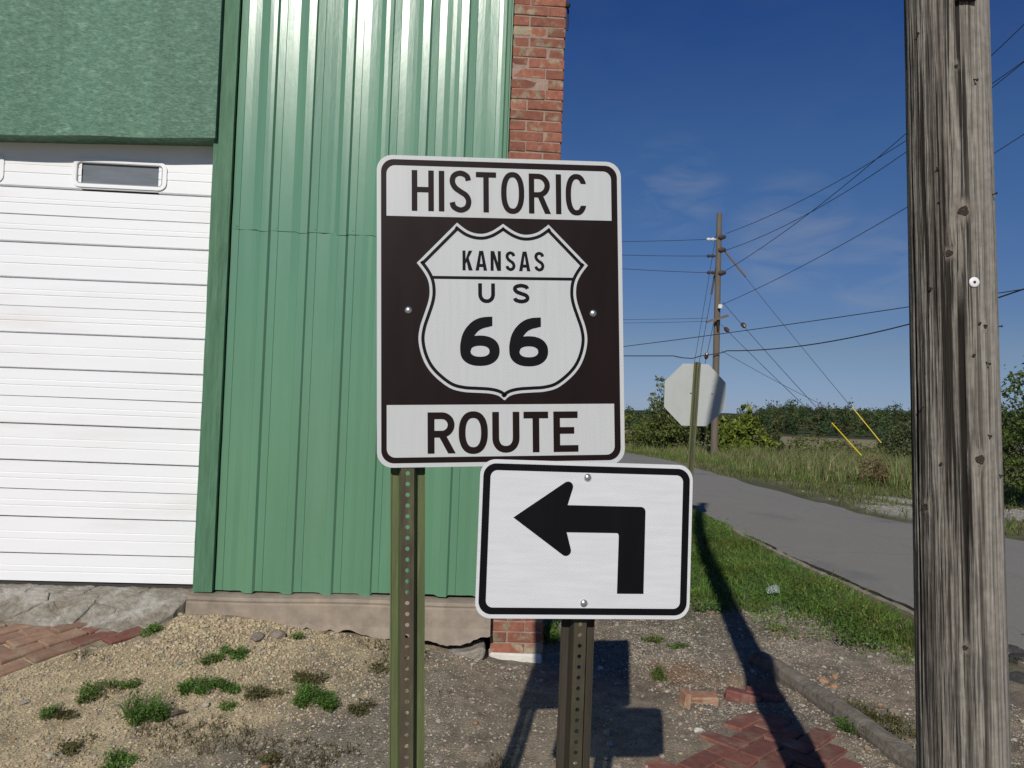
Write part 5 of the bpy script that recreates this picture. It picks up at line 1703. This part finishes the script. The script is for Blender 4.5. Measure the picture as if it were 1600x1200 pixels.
M['rock_tan'] = mat('tan_rock', (.38, .31, .22), .95, .25, 25, bump=.8, bscale=40)
M['rock_grey'] = mat('brown_grey_rock', (.23, .19, .15), .95, .25, 25, bump=.8, bscale=40)
M['rock_pale'] = mat('pale_rock', (.6, .57, .5), .95, .2, 25, bump=.8, bscale=40)
M['rock_rust'] = mat('rust_rock', (.34, .21, .12), .95, .3, 25, bump=.8, bscale=40)
for i, (px, py, sz, m, lb) in enumerate([(279, 962, .042, 'rock_tan', 'round tan stone below the crack at the foot of the green post'), (307, 966, .035, 'rock_tan', 'tan stone on top of the spoil heap by the wall'),
                                         (402, 998, .05, 'rock_grey', 'flat brown stone beside the foundation ledge, left one of two'), (432, 995, .06, 'rock_grey', 'larger rounded brown stone beside the foundation ledge'),
                                         (553, 1087, .014, 'rock_pale', 'small pale stone right of the biggest weed'), (938, 1044, .022, 'rock_pale', 'white stone lying in the sign shadow'),
                                         (1090, 1142, .028, 'rock_pale', 'white stone on bare dirt left of the red bricks'), (1063, 1116, .02, 'rock_tan', 'buff stone at the foot of the upright brick'),
                                         (1286, 1065, .04, 'rock_rust', 'orange stone just right of the kerb'), (1302, 1073, .038, 'rock_rust', 'second orange stone right of the kerb'),
                                         (1305, 1058, .03, 'rock_rust', 'reddish stone behind the orange ones'), (1277, 1018, .05, 'rock_grey', 'flat grey stone at the edge of the verge grass'),
                                         (1396, 1115, .045, 'rock_grey', 'grey stone in the dry weeds left of the near pole'), (1172, 1113, .014, 'rock_pale', 'small white pebble in front of the loose red brick'),
                                         (1184, 1117, .016, 'rock_pale', 'white chip right of the small white pebble')]):
    p = gp(px, py); rock('stone', lb, p + Vector((0, 0, sz * .1)), (sz, sz * .75, sz), 700 + i, M[m], .62)
for i, (px, py, sz, lb) in enumerate([(1580, 1022, .10, 'upper black lump of broken asphalt right of the near pole'), (1598, 1034, .09, 'rightmost black lump of broken asphalt at the road edge'), (1592, 1062, .075, 'lower black lump of broken asphalt right of the near pole')]):
    p = gp(px, py); rock('asphalt_lump', lb, p + Vector((0, 0, .01)), (sz * 1.2, sz, sz), 760 + i, M['asphalt_edge'], .5, 'asphalt')

# loose bricks
M['brick_pale'] = mat('dusty_loose_brick', (.34, .19, .12), .93, .25, 25, bump=.8, bscale=60, dark=(.4, .32, .23), dark_scale=9)
M['brick_dark'] = mat('dark_loose_brick', (.22, .085, .07), .93, .25, 25, bump=.8, bscale=60, dark=(.25, .16, .12), dark_scale=9)
for px, py, dims, rot, m, lb in [(1071, 1103, (.045, .075, .1), (.05, .1, .2), 'brick_pale', 'half brick standing on end left of the other loose bricks'),
                                 (1097, 1097, (.17, .09, .055), (.1, -.05, -.15), 'brick_pale', 'dusty orange brick lying flat behind the upright half brick'),
                                 (1162, 1094, (.2, .1, .06), (-.1, .06, -.5), 'brick_dark', 'tilted dark red brick near the hollow'),
                                 (1192, 1092, (.19, .1, .055), (-.08, .04, -.45), 'brick_dark', 'red brick half buried at the pole shadow edge')]:
    p = gp(px, py); me = brick_mesh(*(dims[0], dims[2], dims[1]), M[m], .005, .008)
    o = bpy.data.objects.new('loose_brick', me); COL.objects.link(o); o.location = p + Vector((0, 0, dims[2] * .3)); o.rotation_euler = rot; tag(o, lb, 'brick')

# crushed clear cup in the verge grass
p = gp(1199, 938)
mb = MB(); mb.lathe((0, 0, 0), (0, 0, 1), [(.028, 0), (.031, .03), (.036, .085), (.038, .088), (.0355, .087), (.029, .02), (.002, .01)], 20)
o = mb.build('plastic_cup', M['clear']); o.location = p + Vector((0, 0, .08)); o.rotation_euler = (1.2, .3, .9); tag(o, 'clear plastic cup dropped in the green verge grass', 'cup')

# stick on the gravel
p0, p1_ = gp(262, 1124), gp(290, 1116)
mb = MB(); mb.tube([p0 + Vector((0, 0, .012)), p0.lerp(p1_, .5) + Vector((0, 0, .022)), p1_ + Vector((0, 0, .014))], [.008, .013, .006], 8)
tag(mb.build('stick', M['bark']), 'short brown stick right of the round weed on the gravel', 'stick')


# ---- weeds, one by one
def weed(px, py, rad, hh, nl, col, lb, seed, wide=.010, nm='weed_clump'):
    p = gp(px, py); r = np.random.default_rng(seed)
    root = empty(nm, tuple(p)); tag(root, lb, 'weed', 'weeds growing in the gravel')
    # a few unequal rosettes sprawling from the middle
    nk = int(r.integers(4, 8)); ka = r.uniform(0, 6.28, nk); kr = rad * r.uniform(.05, .95, nk); ks_ = rad * r.uniform(.25, .55, nk)
    w = r.integers(0, nk, nl); a = r.uniform(0, 6.28, nl); q = ks_[w] * np.sqrt(r.random(nl))
    X = p.x + 1.25 * kr[w] * np.cos(ka[w]) + q * np.cos(a); Y = p.y + .9 * kr[w] * np.sin(ka[w]) + q * np.sin(a)
    h = hh * r.uniform(.45, 1.15, nk)[w] * r.uniform(.4, 1.1, nl)
    P = np.stack([X, Y, hgt(X, Y)], -1)
    tonek = (1 + r.uniform(-.3, .35, nk))[w][:, None]
    V, F4, F3, C = blades(P, h, r.uniform(.25, .55, nl) * wide, np.full(nl, .9), vary(col, nl, r, .3, (.15, .16, .05), .15) * tonek, seed)
    place(link('stems', mesh_np('stems', V, [F4, F3], C), M['grass']), Matrix(), root)
    k = nl * 3; ci = r.integers(0, nl, k); t = r.uniform(.2, 1.0, k)
    pts = P[ci] + np.stack([r.normal(size=k) * .014, r.normal(size=k) * .014, h[ci] * t * .8 + .004], -1)
    V, F, C = leaves(pts, wide * .75, vary(col, k, r, .4) * tonek[ci], r, 1.2)
    place(link('leaves', mesh_np('leaves', V, F, C), M['leaf']), Matrix(), root)


G1 = (.105, .195, .04); G2 = (.13, .19, .048); G3 = (.135, .125, .05); G4 = (.17, .1, .06)
for i, a in enumerate([(222, 1124, .07, .13, 260, G1, 'round dark green weed alone in the tan gravel'), (502, 1105, .10, .11, 420, G1, 'biggest bushy green weed near the left sign post'),
                       (480, 1068, .11, .06, 200, G3, 'sparse yellowish weed just behind the biggest one'), (150, 1088, .08, .055, 170, G2, 'small feathery weed at the left of the gravel'),
                       (292, 1082, .07, .05, 190, G1, 'left half of the long low green weed mat'), (335, 1083, .09, .05, 240, G1, 'right half of the long low green weed mat'),
                       (335, 1034, .06, .05, 140, G2, 'low weed on the spoil heap, left of a pair'), (368, 1022, .07, .05, 150, G1, 'low weed on the spoil heap, right of a pair'),
                       (240, 988, .055, .04, 130, G1, 'bright green tuft at the edge of the concrete apron'), (172, 1196, .08, .05, 150, G1, 'green weed at the bottom edge of the picture'),
                       (465, 998, .035, .045, 60, G2, 'tiny weed against the foundation ledge'), (98, 1120, .06, .04, 80, G3, 'brownish weed tuft in the tan gravel at far left'),
                       (75, 1118, .03, .05, 60, G1, 'small dark tuft left of the brownish weed'), (195, 1075, .05, .045, 70, G2, 'thin weed between the brick paving and the weed mat'),
                       (405, 1090, .09, .045, 120, G3, 'dry yellow-brown weed between the mat and the biggest weed'), (352, 1106, .03, .04, 50, G2, 'tiny weed below the long mat'),
                       (430, 1190, .05, .07, 80, G3, 'yellow-green weed at the bottom edge near the post'), (118, 1170, .07, .06, 80, G3, 'dull wispy weed low at the left'),
                       (1028, 1060, .05, .09, 90, G2, 'upright weed on the rusty dirt right of the sign shadow'), (1020, 1003, .06, .06, 100, G2, 'green weed on the gravel bank right of the posts'),
                       (1058, 1012, .05, .05, 70, G1, 'small weed on the gravel bank nearest the verge grass'), (868, 1000, .09, .2, 160, G1, 'taller leafy weed in the shadow of the brick pier'),
                       (1335, 1140, .07, .08, 140, G1, 'grassy weed tuft growing against the kerb'), (1350, 1120, .16, .09, 280, G3, 'dry straw-coloured weeds right of the kerb'),
                       (1395, 1150, .15, .08, 240, G3, 'dry weeds between the kerb and the near pole'), (1420, 1190, .08, .08, 120, G1, 'green tuft at the foot of the near pole'),
                       (600, 1048, .06, .04, 60, G3, 'withered weed left of the sign post'), (570, 1110, .09, .05, 90, G3, 'olive withered weed next to the left sign post')]):
    weed(*a, 800 + i)

# dry, reddish low growth nobody would count
X, Y, r = scatter(22000, -3.0, .2, 2.7, 4.6, 901)
n1 = fbm(X * 3.2, Y * 3.2, 911)
keep = (n1 > .13) & clear_of_things(X, Y); X, Y = X[keep], Y[keep]; n = len(X)
V, F4, F3, C = blades(np.stack([X, Y, hgt(X, Y)], -1), .012 + .03 * r.random(n), .003 + .004 * r.random(n), np.full(n, 1.1), vary((.15, .11, .06), n, r, .35, (.1, .12, .04), .35), 912)
o = link('dry_weeds', mesh_np('dry_weeds', V, [F4, F3], C), M['grass']); tag(o, 'low withered brownish weeds matted on the gravel', 'weeds', kind='stuff')
